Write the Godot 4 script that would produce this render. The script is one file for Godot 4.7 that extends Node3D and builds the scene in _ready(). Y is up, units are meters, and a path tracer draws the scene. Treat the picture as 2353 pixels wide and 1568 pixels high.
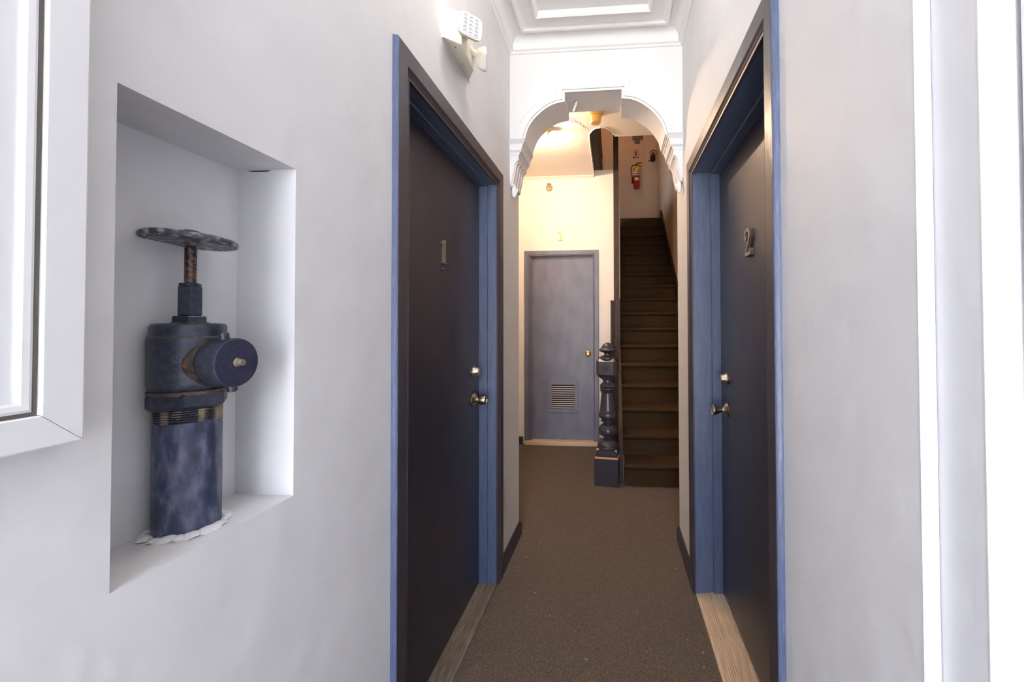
extends Node3D
# Hall coordinates: x to the right, y up, d = depth into the building (godot z = -d). Metres.

const WL := -0.605      # corridor left wall face
const WR := 0.395       # corridor right wall face
const ARCH0 := 2.32     # front face of the arch
const ARCH1 := 2.54     # back face of the arch
const BACK := 4.45      # wall with the louvred door
const LOW := 2.97       # ceiling of the stair hall
const UP := 3.126       # upper floor
const STREET := 2.6     # street doorway, behind the camera
var M := {}
var used := {}

# ---------------------------------------------------------------- mesh builder
class MB:
	var v := PackedVector3Array()
	var uv := PackedVector2Array()
	var has_uv := false
	func tri(a: Vector3, b: Vector3, c: Vector3) -> void:
		v.append(a); v.append(b); v.append(c)
		if has_uv: uv.append(Vector2.ZERO); uv.append(Vector2.ZERO); uv.append(Vector2.ZERO)
	func quad(a: Vector3, b: Vector3, c: Vector3, d: Vector3) -> void:
		tri(a, b, c); tri(a, c, d)
	func quad_uv(a: Vector3, b: Vector3, c: Vector3, d: Vector3) -> void:
		has_uv = true
		while uv.size() < v.size(): uv.append(Vector2.ZERO)
		v.append_array(PackedVector3Array([a, b, c, a, c, d]))
		uv.append_array(PackedVector2Array([Vector2(0, 1), Vector2(1, 1), Vector2(1, 0), Vector2(0, 1), Vector2(1, 0), Vector2(0, 0)]))
	func fix(from: int) -> void:
		var vol := 0.0
		for i in range(from, v.size(), 3): vol += v[i].dot(v[i + 1].cross(v[i + 2]))
		if vol < 0.0:
			for i in range(from, v.size(), 3):
				var t := v[i + 1]; v[i + 1] = v[i + 2]; v[i + 2] = t
	func ctri(m: Vector3, a: Vector3, b: Vector3, c: Vector3) -> void:
		if ((a + b + c) / 3.0 - m).dot((b - a).cross(c - a)) >= 0.0: tri(a, b, c)
		else: tri(a, c, b)
	func cquad(m: Vector3, a: Vector3, b: Vector3, c: Vector3, d: Vector3) -> void:
		ctri(m, a, b, c); ctri(m, a, c, d)
	# box in hall coordinates with chamfer b, placed through xf
	func bx(x0: float, x1: float, y0: float, y1: float, d0: float, d1: float, b := 0.0, xf := Transform3D.IDENTITY) -> void:
		var c := Vector3((x0 + x1) / 2, (y0 + y1) / 2, -(d0 + d1) / 2)
		var h := Vector3(absf(x1 - x0) / 2, absf(y1 - y0) / 2, absf(d1 - d0) / 2)
		b = minf(b, minf(h.x, minf(h.y, h.z)) * 0.95)
		var mid := xf * c
		if b <= 0.0:
			for k in 3:
				for s: float in [-1.0, 1.0]:
					var q: Array[Vector3] = []
					for st: Vector2 in [Vector2(-1, -1), Vector2(1, -1), Vector2(1, 1), Vector2(-1, 1)]:
						var p := Vector3.ZERO
						p[k] = s * h[k]; p[(k + 1) % 3] = st.x * h[(k + 1) % 3]; p[(k + 2) % 3] = st.y * h[(k + 2) % 3]
						q.append(xf * (c + p))
					cquad(mid, q[0], q[1], q[2], q[3])
			return
		var P := func(sx: float, sy: float, sz: float, face: int) -> Vector3:
			var s := Vector3(sx, sy, sz)
			var p := Vector3.ZERO
			for i in 3: p[i] = s[i] * (h[i] if i == face else h[i] - b)
			return xf * (c + p)
		for k in 3:
			var k1 := (k + 1) % 3
			var k2 := (k + 2) % 3
			for s: float in [-1.0, 1.0]:
				var q: Array[Vector3] = []
				for st: Vector2 in [Vector2(-1, -1), Vector2(1, -1), Vector2(1, 1), Vector2(-1, 1)]:
					var g := Vector3.ZERO
					g[k] = s; g[k1] = st.x; g[k2] = st.y
					q.append(P.call(g.x, g.y, g.z, k))
				cquad(mid, q[0], q[1], q[2], q[3])
				for s2: float in [-1.0, 1.0]:   # edge between face k and face k1
					var a := Vector3.ZERO
					a[k] = s; a[k1] = s2; a[k2] = -1
					var e := a
					e[k2] = 1
					cquad(mid, P.call(a.x, a.y, a.z, k), P.call(e.x, e.y, e.z, k), P.call(e.x, e.y, e.z, k1), P.call(a.x, a.y, a.z, k1))
		for sx: float in [-1.0, 1.0]:
			for sy: float in [-1.0, 1.0]:
				for sz: float in [-1.0, 1.0]:
					ctri(mid, P.call(sx, sy, sz, 0), P.call(sx, sy, sz, 1), P.call(sx, sy, sz, 2))
	# eight corners: four of one side, four of the other in the same order
	func hexa(p: Array) -> void:
		var m := Vector3.ZERO
		for q: Vector3 in p: m += q / 8.0
		cquad(m, p[0], p[1], p[2], p[3]); cquad(m, p[4], p[5], p[6], p[7])
		for i in 4: cquad(m, p[i], p[(i + 1) % 4], p[4 + (i + 1) % 4], p[4 + i])
	# profile of (radius, height) turned about the local y axis
	func lathe(prof: Array, xf := Transform3D.IDENTITY, n := 32, phase := 0.0) -> void:
		var from := v.size()
		for i in prof.size() - 1:
			var a: Vector2 = prof[i]
			var b: Vector2 = prof[i + 1]
			for k in n:
				var t0 := TAU * (k + phase) / n
				var t1 := TAU * (k + 1 + phase) / n
				var p := xf * Vector3(a.x * cos(t0), a.y, a.x * sin(t0))
				var q := xf * Vector3(a.x * cos(t1), a.y, a.x * sin(t1))
				var r := xf * Vector3(b.x * cos(t1), b.y, b.x * sin(t1))
				var s := xf * Vector3(b.x * cos(t0), b.y, b.x * sin(t0))
				if a.x > 1e-6: tri(p, q, r)
				if b.x > 1e-6: tri(p, r, s)
		fix(from)
	# polygon (local x, y) pushed from local z = z0 to z1
	func extrude(poly: PackedVector2Array, z0: float, z1: float, xf := Transform3D.IDENTITY, bev := 0.0) -> void:
		var from := v.size()
		if Geometry2D.is_polygon_clockwise(poly): poly.reverse()
		var idx := Geometry2D.triangulate_polygon(poly)
		var top := poly
		if bev > 0.0:
			var off := Geometry2D.offset_polygon(poly, -bev, Geometry2D.JOIN_MITER)
			if off.size() == 1 and off[0].size() == poly.size():
				# line the shrunken outline up with the first one
				var best := 0
				var o: PackedVector2Array = off[0]
				if Geometry2D.is_polygon_clockwise(o): o.reverse()
				for k in o.size():
					if o[k].distance_to(poly[0]) < o[best].distance_to(poly[0]): best = k
				top = PackedVector2Array()
				for k in o.size(): top.append(o[(best + k) % o.size()])
			else: bev = 0.0
		for i in range(0, idx.size(), 3):
			var a := idx[i]; var b := idx[i + 1]; var c := idx[i + 2]
			if (poly[b] - poly[a]).cross(poly[c] - poly[a]) < 0.0:
				var t := b; b = c; c = t
			tri(xf * Vector3(poly[a].x, poly[a].y, z0), xf * Vector3(poly[c].x, poly[c].y, z0), xf * Vector3(poly[b].x, poly[b].y, z0))
			tri(xf * Vector3(top[a].x, top[a].y, z1), xf * Vector3(top[b].x, top[b].y, z1), xf * Vector3(top[c].x, top[c].y, z1))
		var zm := z1 - bev * signf(z1 - z0)
		for i in poly.size():
			var j := (i + 1) % poly.size()
			quad(xf * Vector3(poly[i].x, poly[i].y, z0), xf * Vector3(poly[j].x, poly[j].y, z0), xf * Vector3(poly[j].x, poly[j].y, zm), xf * Vector3(poly[i].x, poly[i].y, zm))
			if bev > 0.0: quad(xf * Vector3(poly[i].x, poly[i].y, zm), xf * Vector3(poly[j].x, poly[j].y, zm), xf * Vector3(top[j].x, top[j].y, z1), xf * Vector3(top[i].x, top[i].y, z1))
		fix(from)
	# profile (u sideways, w along n) carried along a path lying in the plane across n, mitred
	func sweep(path: Array, prof: PackedVector2Array, n: Vector3, closed := false, flip := 1.0) -> void:
		var from := v.size()
		var m := path.size()
		var rings: Array[PackedVector3Array] = []
		for i in m:
			var p: Vector3 = path[i]
			var tin := Vector3.ZERO
			var tout := Vector3.ZERO
			if closed or i > 0: tin = (p - path[(i - 1 + m) % m]).normalized()
			if closed or i < m - 1: tout = (path[(i + 1) % m] - p).normalized()
			if tin == Vector3.ZERO: tin = tout
			if tout == Vector3.ZERO: tout = tin
			var s0 := n.cross(tin) * flip
			var s1 := n.cross(tout) * flip
			var s := (s0 + s1).normalized()
			s /= maxf(0.25, s.dot(s0))
			var ring := PackedVector3Array()
			for q in prof: ring.append(p + s * q.x + n * q.y)
			rings.append(ring)
		var last := m if closed else m - 1
		for i in last:
			var a := rings[i]
			var b := rings[(i + 1) % m]
			for k in prof.size():
				var l := (k + 1) % prof.size()
				quad(a[k], a[l], b[l], b[k])
		if not closed:
			var idx := Geometry2D.triangulate_polygon(prof)
			# orientation of caps must agree with the sides
			var cw := Geometry2D.is_polygon_clockwise(prof)
			for i in range(0, idx.size(), 3):
				var x := idx[i]; var y := idx[i + 1]; var z := idx[i + 2]
				var neg := (prof[y] - prof[x]).cross(prof[z] - prof[x]) < 0.0
				if neg != cw:
					var t := y; y = z; z = t
				tri(rings[0][x], rings[0][z], rings[0][y])
				tri(rings[m - 1][x], rings[m - 1][y], rings[m - 1][z])
		fix(from)
	func tube(path: Array, r: float, n := 12, closed := false) -> void:
		var from := v.size()
		var m := path.size()
		var up := Vector3(0.31, 0.9, 0.2).normalized()
		var rings: Array[PackedVector3Array] = []
		for i in m:
			var a: Vector3 = path[(i - 1 + m) % m] if closed or i > 0 else path[i]
			var b: Vector3 = path[(i + 1) % m] if closed or i < m - 1 else path[i]
			var t := (b - a).normalized()
			var s := (up - t * up.dot(t)).normalized()
			up = s
			var w := t.cross(s)
			var ring := PackedVector3Array()
			for k in n: ring.append(path[i] + (s * cos(TAU * k / n) + w * sin(TAU * k / n)) * r)
			rings.append(ring)
		for i in (m if closed else m - 1):
			for k in n:
				var l := (k + 1) % n
				quad(rings[i][k], rings[i][l], rings[(i + 1) % m][l], rings[(i + 1) % m][k])
		if not closed:
			for k in range(1, n - 1):
				tri(rings[0][0], rings[0][k + 1], rings[0][k]); tri(rings[m - 1][0], rings[m - 1][k], rings[m - 1][k + 1])
		fix(from)
	# slab seen from +W with holes [u0, u1, v0, v1, depth]; depth >= thick goes through
	func slab(o: Vector3, U: Vector3, V: Vector3, W: Vector3, su: float, sv: float, thick: float, holes: Array) -> void:
		var from := v.size()
		var us := [0.0, su]
		var vs := [0.0, sv]
		for h: Array in holes:
			for k in 2:
				if h[k] > 0.0 and h[k] < su: us.append(h[k])
				if h[2 + k] > 0.0 and h[2 + k] < sv: vs.append(h[2 + k])
		us.sort(); vs.sort()
		for list: Array in [us, vs]:
			for k in range(list.size() - 1, 0, -1):
				if list[k] - list[k - 1] < 1e-5: list.remove_at(k)
		var depth := func(i: int, j: int) -> float:
			if i < 0 or j < 0 or i >= us.size() - 1 or j >= vs.size() - 1: return thick
			var cu: float = (us[i] + us[i + 1]) / 2
			var cv: float = (vs[j] + vs[j + 1]) / 2
			for h: Array in holes:
				if cu > h[0] and cu < h[1] and cv > h[2] and cv < h[3]: return minf(h[4], thick)
			return 0.0
		var at := func(u: float, w: float, t: float) -> Vector3: return o + U * u + V * w - W * t
		for i in range(-1, us.size() - 1):
			for j in range(-1, vs.size() - 1):
				var f: float = depth.call(i, j)
				if i >= 0 and j >= 0 and us[i + 1] - us[i] > 1e-6 and vs[j + 1] - vs[j] > 1e-6 and f < thick:
					quad(at.call(us[i], vs[j], f), at.call(us[i + 1], vs[j], f), at.call(us[i + 1], vs[j + 1], f), at.call(us[i], vs[j + 1], f))
					quad(at.call(us[i], vs[j], thick), at.call(us[i], vs[j + 1], thick), at.call(us[i + 1], vs[j + 1], thick), at.call(us[i + 1], vs[j], thick))
				if j >= 0:
					var g: float = depth.call(i + 1, j)
					if f != g:
						var u: float = us[i + 1]
						quad(at.call(u, vs[j], f), at.call(u, vs[j], g), at.call(u, vs[j + 1], g), at.call(u, vs[j + 1], f))
				if i >= 0:
					var g: float = depth.call(i, j + 1)
					if f != g:
						var w: float = vs[j + 1]
						quad(at.call(us[i], w, f), at.call(us[i + 1], w, f), at.call(us[i + 1], w, g), at.call(us[i], w, g))
		# sides that border upwards or sideways keep one rule: turn each to face out of the solid by volume
		fix(from)
	func mesh(crease := 35.0) -> ArrayMesh:
		var n := v.size()
		var fn := PackedVector3Array()
		fn.resize(n / 3)
		var at := {}
		for i in range(0, n, 3):
			fn[i / 3] = (v[i + 1] - v[i]).cross(v[i + 2] - v[i])
			for k in 3:
				var key := Vector3i((v[i + k] * 20000.0).round())
				if at.has(key): at[key].append(i / 3)
				else: at[key] = [i / 3]
		var lim := cos(deg_to_rad(crease))
		var pos := PackedVector3Array(); var nor := PackedVector3Array(); var tex := PackedVector2Array()
		pos.resize(n); nor.resize(n)
		if has_uv:
			while uv.size() < n: uv.append(Vector2.ZERO)
			tex.resize(n)
		for i in range(0, n, 3):
			var f := fn[i / 3].normalized()
			for k in 3:
				var s := Vector3.ZERO
				for j: int in at[Vector3i((v[i + k] * 20000.0).round())]:
					if fn[j].normalized().dot(f) > lim: s += fn[j]
				var o: int = i + [0, 2, 1][k]      # clockwise front faces
				pos[o] = v[i + k]
				nor[o] = s.normalized() if s.length_squared() > 1e-24 else f
				if has_uv: tex[o] = uv[i + k]
		var arr := []
		arr.resize(Mesh.ARRAY_MAX)
		arr[Mesh.ARRAY_VERTEX] = pos; arr[Mesh.ARRAY_NORMAL] = nor
		if has_uv: arr[Mesh.ARRAY_TEX_UV] = tex
		var am := ArrayMesh.new()
		am.add_surface_from_arrays(Mesh.PRIMITIVE_TRIANGLES, arr)
		return am

# ---------------------------------------------------------------- naming helpers
func numbered(called: String) -> String:
	if not used.has(called):
		used[called] = 0
		return called
	used[called] += 1
	return "%s_%03d" % [called, used[called]]

func tag(o: Node, label: String, category: String, kind := "", group := "") -> Node:
	o.set_meta("label", label); o.set_meta("category", category)
	if kind: o.set_meta("kind", kind)
	if group: o.set_meta("group", group)
	return o

func thing(called: String, label: String, category: String, at := Vector3.ZERO, kind := "", group := "") -> Node3D:
	var o := Node3D.new()
	o.name = numbered(called)
	add_child(o, true)
	o.position = at
	tag(o, label, category, kind, group)
	return o

func put(called: String, mb: MB, m: Material, parent: Node = null, crease := 35.0) -> MeshInstance3D:
	var o := MeshInstance3D.new()
	o.mesh = mb.mesh(crease)
	o.material_override = m
	o.cast_shadow = GeometryInstance3D.SHADOW_CASTING_SETTING_ON
	if parent == null:
		o.name = numbered(called)
		add_child(o, true)
	else:
		o.name = called
		# meshes are written in hall coordinates: bring them into the thing's own frame
		var inv := Transform3D.IDENTITY
		var p := parent as Node3D
		while p != null and p != self:
			inv = p.transform * inv
			p = p.get_parent() as Node3D
		o.transform = inv.affine_inverse()
		parent.add_child(o, true)
	return o

func H(x: float, y: float, d: float) -> Vector3:
	return Vector3(x, y, -d)

# frame whose local y runs along `axis`, at p
func along(p: Vector3, axis: Vector3, turn := 0.0) -> Transform3D:
	var y := axis.normalized()
	var x := Vector3.UP.cross(y)
	if x.length() < 0.01: x = Vector3.RIGHT
	x = x.normalized().rotated(y, turn)
	return Transform3D(Basis(x, y, x.cross(y)), p)

# frame whose local x, y lie in a wall (x to the reader's right, y up) and z comes out of it
func facing(p: Vector3, out: Vector3) -> Transform3D:
	var z := out.normalized()
	var x := Vector3.UP.cross(z).normalized()
	return Transform3D(Basis(x, z.cross(x), z), p)

# ---------------------------------------------------------------- textures and materials
func noise_tex(freq: float, stops: Array, sd: int, normal := false, strength := 2.0, size := 512, octaves := 4, kind := FastNoiseLite.TYPE_SIMPLEX_SMOOTH) -> Texture2D:
	var f := FastNoiseLite.new()
	f.noise_type = kind
	f.seed = sd
	f.frequency = freq
	f.fractal_octaves = octaves
	var t := NoiseTexture2D.new()
	t.noise = f; t.width = size; t.height = size; t.seamless = true; t.generate_mipmaps = true
	if normal:
		t.as_normal_map = true
		t.bump_strength = strength
	elif stops.size():
		var g := Gradient.new()
		var off := PackedFloat32Array(); var col := PackedColorArray()
		for s: Array in stops:
			off.append(s[0]); col.append(s[1])
		g.offsets = off; g.colors = col
		t.color_ramp = g
	return t

func paint(c: Color, rough := 0.5, spec := 0.5) -> StandardMaterial3D:
	var m := StandardMaterial3D.new()
	m.albedo_color = c; m.roughness = rough; m.metallic_specular = spec
	return m

func tri_map(m: StandardMaterial3D, scale: Vector3) -> StandardMaterial3D:
	m.uv1_triplanar = true; m.uv1_world_triplanar = true; m.uv1_scale = scale; m.uv1_triplanar_sharpness = 8.0
	return m

func bumped(m: StandardMaterial3D, tex: Texture2D, s: float) -> StandardMaterial3D:
	m.normal_enabled = true; m.normal_texture = tex; m.normal_scale = s
	return m

func carpet_textures() -> Array:
	var n := 1024
	var rng := RandomNumberGenerator.new()
	rng.seed = 11
	var lum := PackedFloat32Array(); lum.resize(n * n)
	var warm := PackedFloat32Array(); warm.resize(n * n)
	for i in n * n: lum[i] = 0.20 + 0.21 * rng.randf()
	for s in 60000:
		var x := rng.randf() * n
		var y := rng.randf() * n
		var a := rng.randfn(PI / 2, 0.45)
		var l := rng.randi_range(3, 13)
		var t := rng.randf()
		var val := 0.12 + 0.41 * t
		if rng.randf() < 0.07: val = 0.52 + 0.24 * rng.randf()
		var bend := rng.randfn(0.0, 0.03)
		var w := 1 if rng.randf() < 0.6 else 2
		var hue := rng.randfn(0.0, 1.0)
		for k in l:
			a += bend
			x += cos(a); y += sin(a)
			for q in w:
				var px := posmod(int(x) + q, n) + posmod(int(y), n) * n
				lum[px] = lerpf(lum[px], val, 0.75)
				warm[px] = hue
	var img := Image.create(n, n, false, Image.FORMAT_RGB8)
	var hgt := Image.create(n, n, false, Image.FORMAT_RGB8)
	for y in n:
		for x in n:
			var l := lum[x + y * n]
			var h := warm[x + y * n] * 0.02
			img.set_pixel(x, y, Color(l * (1.14 + h), l * 0.99, l * (0.85 - h)))
			hgt.set_pixel(x, y, Color(l * 1.6, l * 1.6, l * 1.6))
	hgt.bump_map_to_normal_map(3.0)
	img.generate_mipmaps()
	return [ImageTexture.create_from_image(img), ImageTexture.create_from_image(hgt)]

func make_materials() -> void:
	var fine := noise_tex(0.045, [], 3, true, 1.4)
	var broad := noise_tex(0.012, [], 5, true, 6.0, 512, 5)
	# wall paint: cool grey-white emulsion, roller texture
	M.wall = tri_map(bumped(paint(Color.WHITE, 0.55, 0.4), broad, 0.16), Vector3(1.4, 1.4, 1.4))
	M.wall.albedo_texture = noise_tex(0.006, [[0.0, Color(0.875, 0.873, 0.88)], [1.0, Color(0.895, 0.893, 0.90)]], 8)
	M.ceil = tri_map(bumped(paint(Color(0.95, 0.945, 0.94), 0.6, 0.35), broad, 0.25), Vector3(1.6, 1.6, 1.6))
	M.plaster = tri_map(bumped(paint(Color(0.93, 0.928, 0.93), 0.5, 0.4), broad, 0.3), Vector3(2.5, 2.5, 2.5))
	M.cream = tri_map(bumped(paint(Color(0.93, 0.91, 0.885), 0.55, 0.35), broad, 0.12), Vector3(1.4, 1.4, 1.4))
	M.upper = tri_map(bumped(paint(Color(0.76, 0.71, 0.65), 0.6, 0.3), broad, 0.3), Vector3(1.4, 1.4, 1.4))
	M.trim = tri_map(bumped(paint(Color(0.92, 0.92, 0.925), 0.4, 0.45), fine, 0.12), Vector3(4, 4, 4))
	# navy oil paint, brushed up and down; daylight blue mixed into its colour
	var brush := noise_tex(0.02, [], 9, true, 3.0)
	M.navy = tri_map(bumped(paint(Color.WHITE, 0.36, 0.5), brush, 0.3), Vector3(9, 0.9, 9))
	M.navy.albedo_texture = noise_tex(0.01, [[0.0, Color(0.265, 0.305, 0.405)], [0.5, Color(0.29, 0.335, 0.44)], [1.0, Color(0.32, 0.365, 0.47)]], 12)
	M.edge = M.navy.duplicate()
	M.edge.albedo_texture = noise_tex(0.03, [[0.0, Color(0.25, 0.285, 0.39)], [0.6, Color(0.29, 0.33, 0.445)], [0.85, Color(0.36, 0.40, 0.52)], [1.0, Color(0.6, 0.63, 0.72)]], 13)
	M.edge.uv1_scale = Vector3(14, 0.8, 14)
	M.slab = tri_map(bumped(paint(Color.WHITE, 0.34, 0.5), noise_tex(0.01, [], 19, true, 2.0), 0.2), Vector3(1.2, 0.6, 1.2))
	M.slab.albedo_texture = noise_tex(0.008, [[0.0, Color(0.168, 0.17, 0.222)], [1.0, Color(0.19, 0.197, 0.258)]], 14)
	M.casing = tri_map(bumped(paint(Color.WHITE, 0.36, 0.5), brush, 0.2), Vector3(6, 0.9, 6))
	M.casing.albedo_texture = noise_tex(0.01, [[0.0, Color(0.205, 0.19, 0.225)], [1.0, Color(0.235, 0.22, 0.26)]], 16)
	M.enddoor = tri_map(bumped(paint(Color.WHITE, 0.42, 0.5), noise_tex(0.01, [], 23, true, 2.0), 0.2), Vector3(1.4, 0.6, 1.4))
	M.enddoor.albedo_texture = noise_tex(0.008, [[0.0, Color(0.385, 0.395, 0.47)], [1.0, Color(0.46, 0.47, 0.535)]], 24)
	M.newel = tri_map(bumped(paint(Color(0.20, 0.19, 0.225), 0.3, 0.5), fine, 0.2), Vector3(6, 6, 6))
	M.worn = paint(Color(0.66, 0.50, 0.38), 0.6)
	M.brown = tri_map(bumped(paint(Color.WHITE, 0.55, 0.35), brush, 0.25), Vector3(12, 1, 12))
	M.brown.albedo_texture = noise_tex(0.01, [[0.0, Color(0.19, 0.15, 0.135)], [1.0, Color(0.27, 0.215, 0.19)]], 31)
	M.darkwood = tri_map(bumped(paint(Color.WHITE, 0.5, 0.35), brush, 0.3), Vector3(10, 10, 1))
	M.darkwood.albedo_texture = noise_tex(0.012, [[0.0, Color(0.07, 0.05, 0.045)], [0.6, Color(0.17, 0.125, 0.105)], [1.0, Color(0.23, 0.175, 0.15)]], 33)
	var cp := carpet_textures()
	M.carpet = tri_map(bumped(paint(Color(1.0, 1.0, 1.0), 0.95, 0.15), cp[1], 1.0), Vector3(2.3, 2.3, 2.3))
	M.carpet.albedo_texture = cp[0]
	M.shaded_stair_carpet = M.carpet.duplicate()
	M.shaded_stair_carpet.albedo_color = Color(0.66, 0.60, 0.52)  # same carpet, darkened to put the stair shade into its colour
	M.carpet.rim_enabled = true; M.carpet.rim = 0.2
	M.oldwood = tri_map(bumped(paint(Color.WHITE, 0.7, 0.3), brush, 0.5), Vector3(34, 34, 1.3))
	M.oldwood.albedo_texture = noise_tex(0.012, [[0.0, Color(0.38, 0.335, 0.29)], [0.4, Color(0.48, 0.425, 0.37)], [0.65, Color(0.55, 0.495, 0.43)], [0.85, Color(0.61, 0.555, 0.49)], [1.0, Color(0.75, 0.70, 0.63)]], 41)
	M.newwood = tri_map(bumped(paint(Color.WHITE, 0.65, 0.3), brush, 0.4), Vector3(34, 34, 1.1))
	M.newwood.albedo_texture = noise_tex(0.012, [[0.0, Color(0.58, 0.48, 0.39)], [0.25, Color(0.76, 0.66, 0.55)], [0.55, Color(0.83, 0.73, 0.62)], [1.0, Color(0.88, 0.79, 0.68)]], 43)
	M.nickel = paint(Color(0.72, 0.66, 0.58), 0.28); M.nickel.metallic = 1.0
	M.steel = paint(Color(0.72, 0.72, 0.74), 0.3); M.steel.metallic = 1.0
	M.bronze = paint(Color(0.60, 0.55, 0.49), 0.42); M.bronze.metallic = 0.6
	M.brass = paint(Color(0.86, 0.66, 0.33), 0.25); M.brass.metallic = 1.0
	M.gold = paint(Color(0.80, 0.66, 0.42), 0.4); M.gold.metallic = 0.35
	M.sprink = paint(Color(0.74, 0.68, 0.58), 0.35); M.sprink.metallic = 0.5
	M.black = paint(Color(0.03, 0.03, 0.033), 0.6)
	M.dark = paint(Color(0.05, 0.048, 0.05), 0.8)
	# cast iron painted navy, rust at the joints
	M.iron = tri_map(bumped(paint(Color.WHITE, 0.38, 0.5), noise_tex(0.05, [], 51, true, 3.0), 0.35), Vector3(8, 8, 8))
	M.iron.albedo_texture = noise_tex(0.02, [[0.0, Color(0.15, 0.16, 0.21)], [0.55, Color(0.20, 0.225, 0.29)], [0.85, Color(0.25, 0.27, 0.33)], [0.95, Color(0.31, 0.28, 0.28)], [1.0, Color(0.40, 0.31, 0.25)]], 52)
	M.iron.metallic = 0.25
	M.face = tri_map(bumped(paint(Color.WHITE, 0.45, 0.4), noise_tex(0.05, [], 53, true, 3.0), 0.3), Vector3(9, 9, 9))
	M.face.albedo_texture = noise_tex(0.02, [[0.0, Color(0.15, 0.155, 0.235)], [0.6, Color(0.19, 0.20, 0.29)], [0.85, Color(0.22, 0.21, 0.27)], [1.0, Color(0.30, 0.22, 0.20)]], 54)
	M.rust = tri_map(bumped(paint(Color.WHITE, 0.5, 0.4), noise_tex(0.06, [], 55, true, 4.0), 0.3), Vector3(5, 5, 5))
	M.rust.albedo_texture = noise_tex(0.03, [[0.0, Color(0.19, 0.19, 0.22)], [0.45, Color(0.27, 0.24, 0.23)], [0.7, Color(0.38, 0.30, 0.25)], [1.0, Color(0.56, 0.42, 0.30)]], 56)
	M.pipe = tri_map(bumped(paint(Color.WHITE, 0.42, 0.5), noise_tex(0.06, [], 57, true, 3.0), 0.4), Vector3(9.0, 3.2, 9.0))
	M.pipe.albedo_texture = noise_tex(0.010, [[0.0, Color(0.13, 0.15, 0.23)], [0.40, Color(0.19, 0.22, 0.33)], [0.56, Color(0.27, 0.30, 0.41)], [0.74, Color(0.36, 0.37, 0.46)], [1.0, Color(0.46, 0.44, 0.51)]], 58, false, 1.0, 512, 7)
	M.thread = tri_map(paint(Color.WHITE, 0.45, 0.5), Vector3(4, 1.5, 4))
	M.thread.albedo_texture = noise_tex(0.014, [[0.0, Color(0.12, 0.13, 0.19)], [0.49, Color(0.16, 0.17, 0.23)], [0.52, Color(0.62, 0.55, 0.45)], [1.0, Color(0.72, 0.66, 0.57)]], 61)
	M.wheel = tri_map(bumped(paint(Color.WHITE, 0.4, 0.5), noise_tex(0.05, [], 62, true, 3.0), 0.4), Vector3(6, 6, 6))
	M.wheel.albedo_texture = noise_tex(0.022, [[0.0, Color(0.16, 0.18, 0.27)], [0.5, Color(0.23, 0.26, 0.37)], [0.58, Color(0.40, 0.38, 0.38)], [0.75, Color(0.66, 0.64, 0.61)], [1.0, Color(0.80, 0.78, 0.75)]], 63)
	M.stem = tri_map(paint(Color.WHITE, 0.35, 0.5), Vector3(9, 14, 9))
	M.stem.metallic = 0.5
	M.stem.albedo_texture = noise_tex(0.02, [[0.0, Color(0.14, 0.13, 0.16)], [0.5, Color(0.24, 0.21, 0.22)], [0.75, Color(0.42, 0.30, 0.22)], [1.0, Color(0.66, 0.48, 0.30)]], 64)
	M.plastic = paint(Color(0.93, 0.90, 0.84), 0.4)
	M.lens = paint(Color(0.93, 0.94, 0.95), 0.12)
	M.reflector = paint(Color(0.74, 0.75, 0.77), 0.3); M.reflector.metallic = 0.9
	M.led = paint(Color(0.9, 0.30, 0.26), 0.4)
	M.yellowed = paint(Color(0.87, 0.72, 0.42), 0.45)
	M.alu = tri_map(bumped(paint(Color(0.90, 0.90, 0.905), 0.35, 0.5), brush, 0.08), Vector3(20, 1, 20))
	M.board = tri_map(bumped(paint(Color(0.90, 0.90, 0.90), 0.35, 0.5), fine, 0.1), Vector3(14, 2, 14))
	M.red = paint(Color(0.55, 0.03, 0.04), 0.3); M.red.clearcoat_enabled = true; M.red.clearcoat = 0.4
	M.yellow = paint(Color(0.93, 0.78, 0.08), 0.5)
	M.paper = paint(Color(0.88, 0.84, 0.78), 0.6)
	M.slat = paint(Color(0.86, 0.80, 0.78), 0.45)
	M.joint = paint(Color(0.62, 0.62, 0.64), 0.6)
	M.grey = paint(Color(0.36, 0.34, 0.32), 0.6)
	M.concrete = tri_map(bumped(paint(Color(0.72, 0.71, 0.69), 0.85, 0.3), broad, 0.5), Vector3(2, 2, 2))

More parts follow.
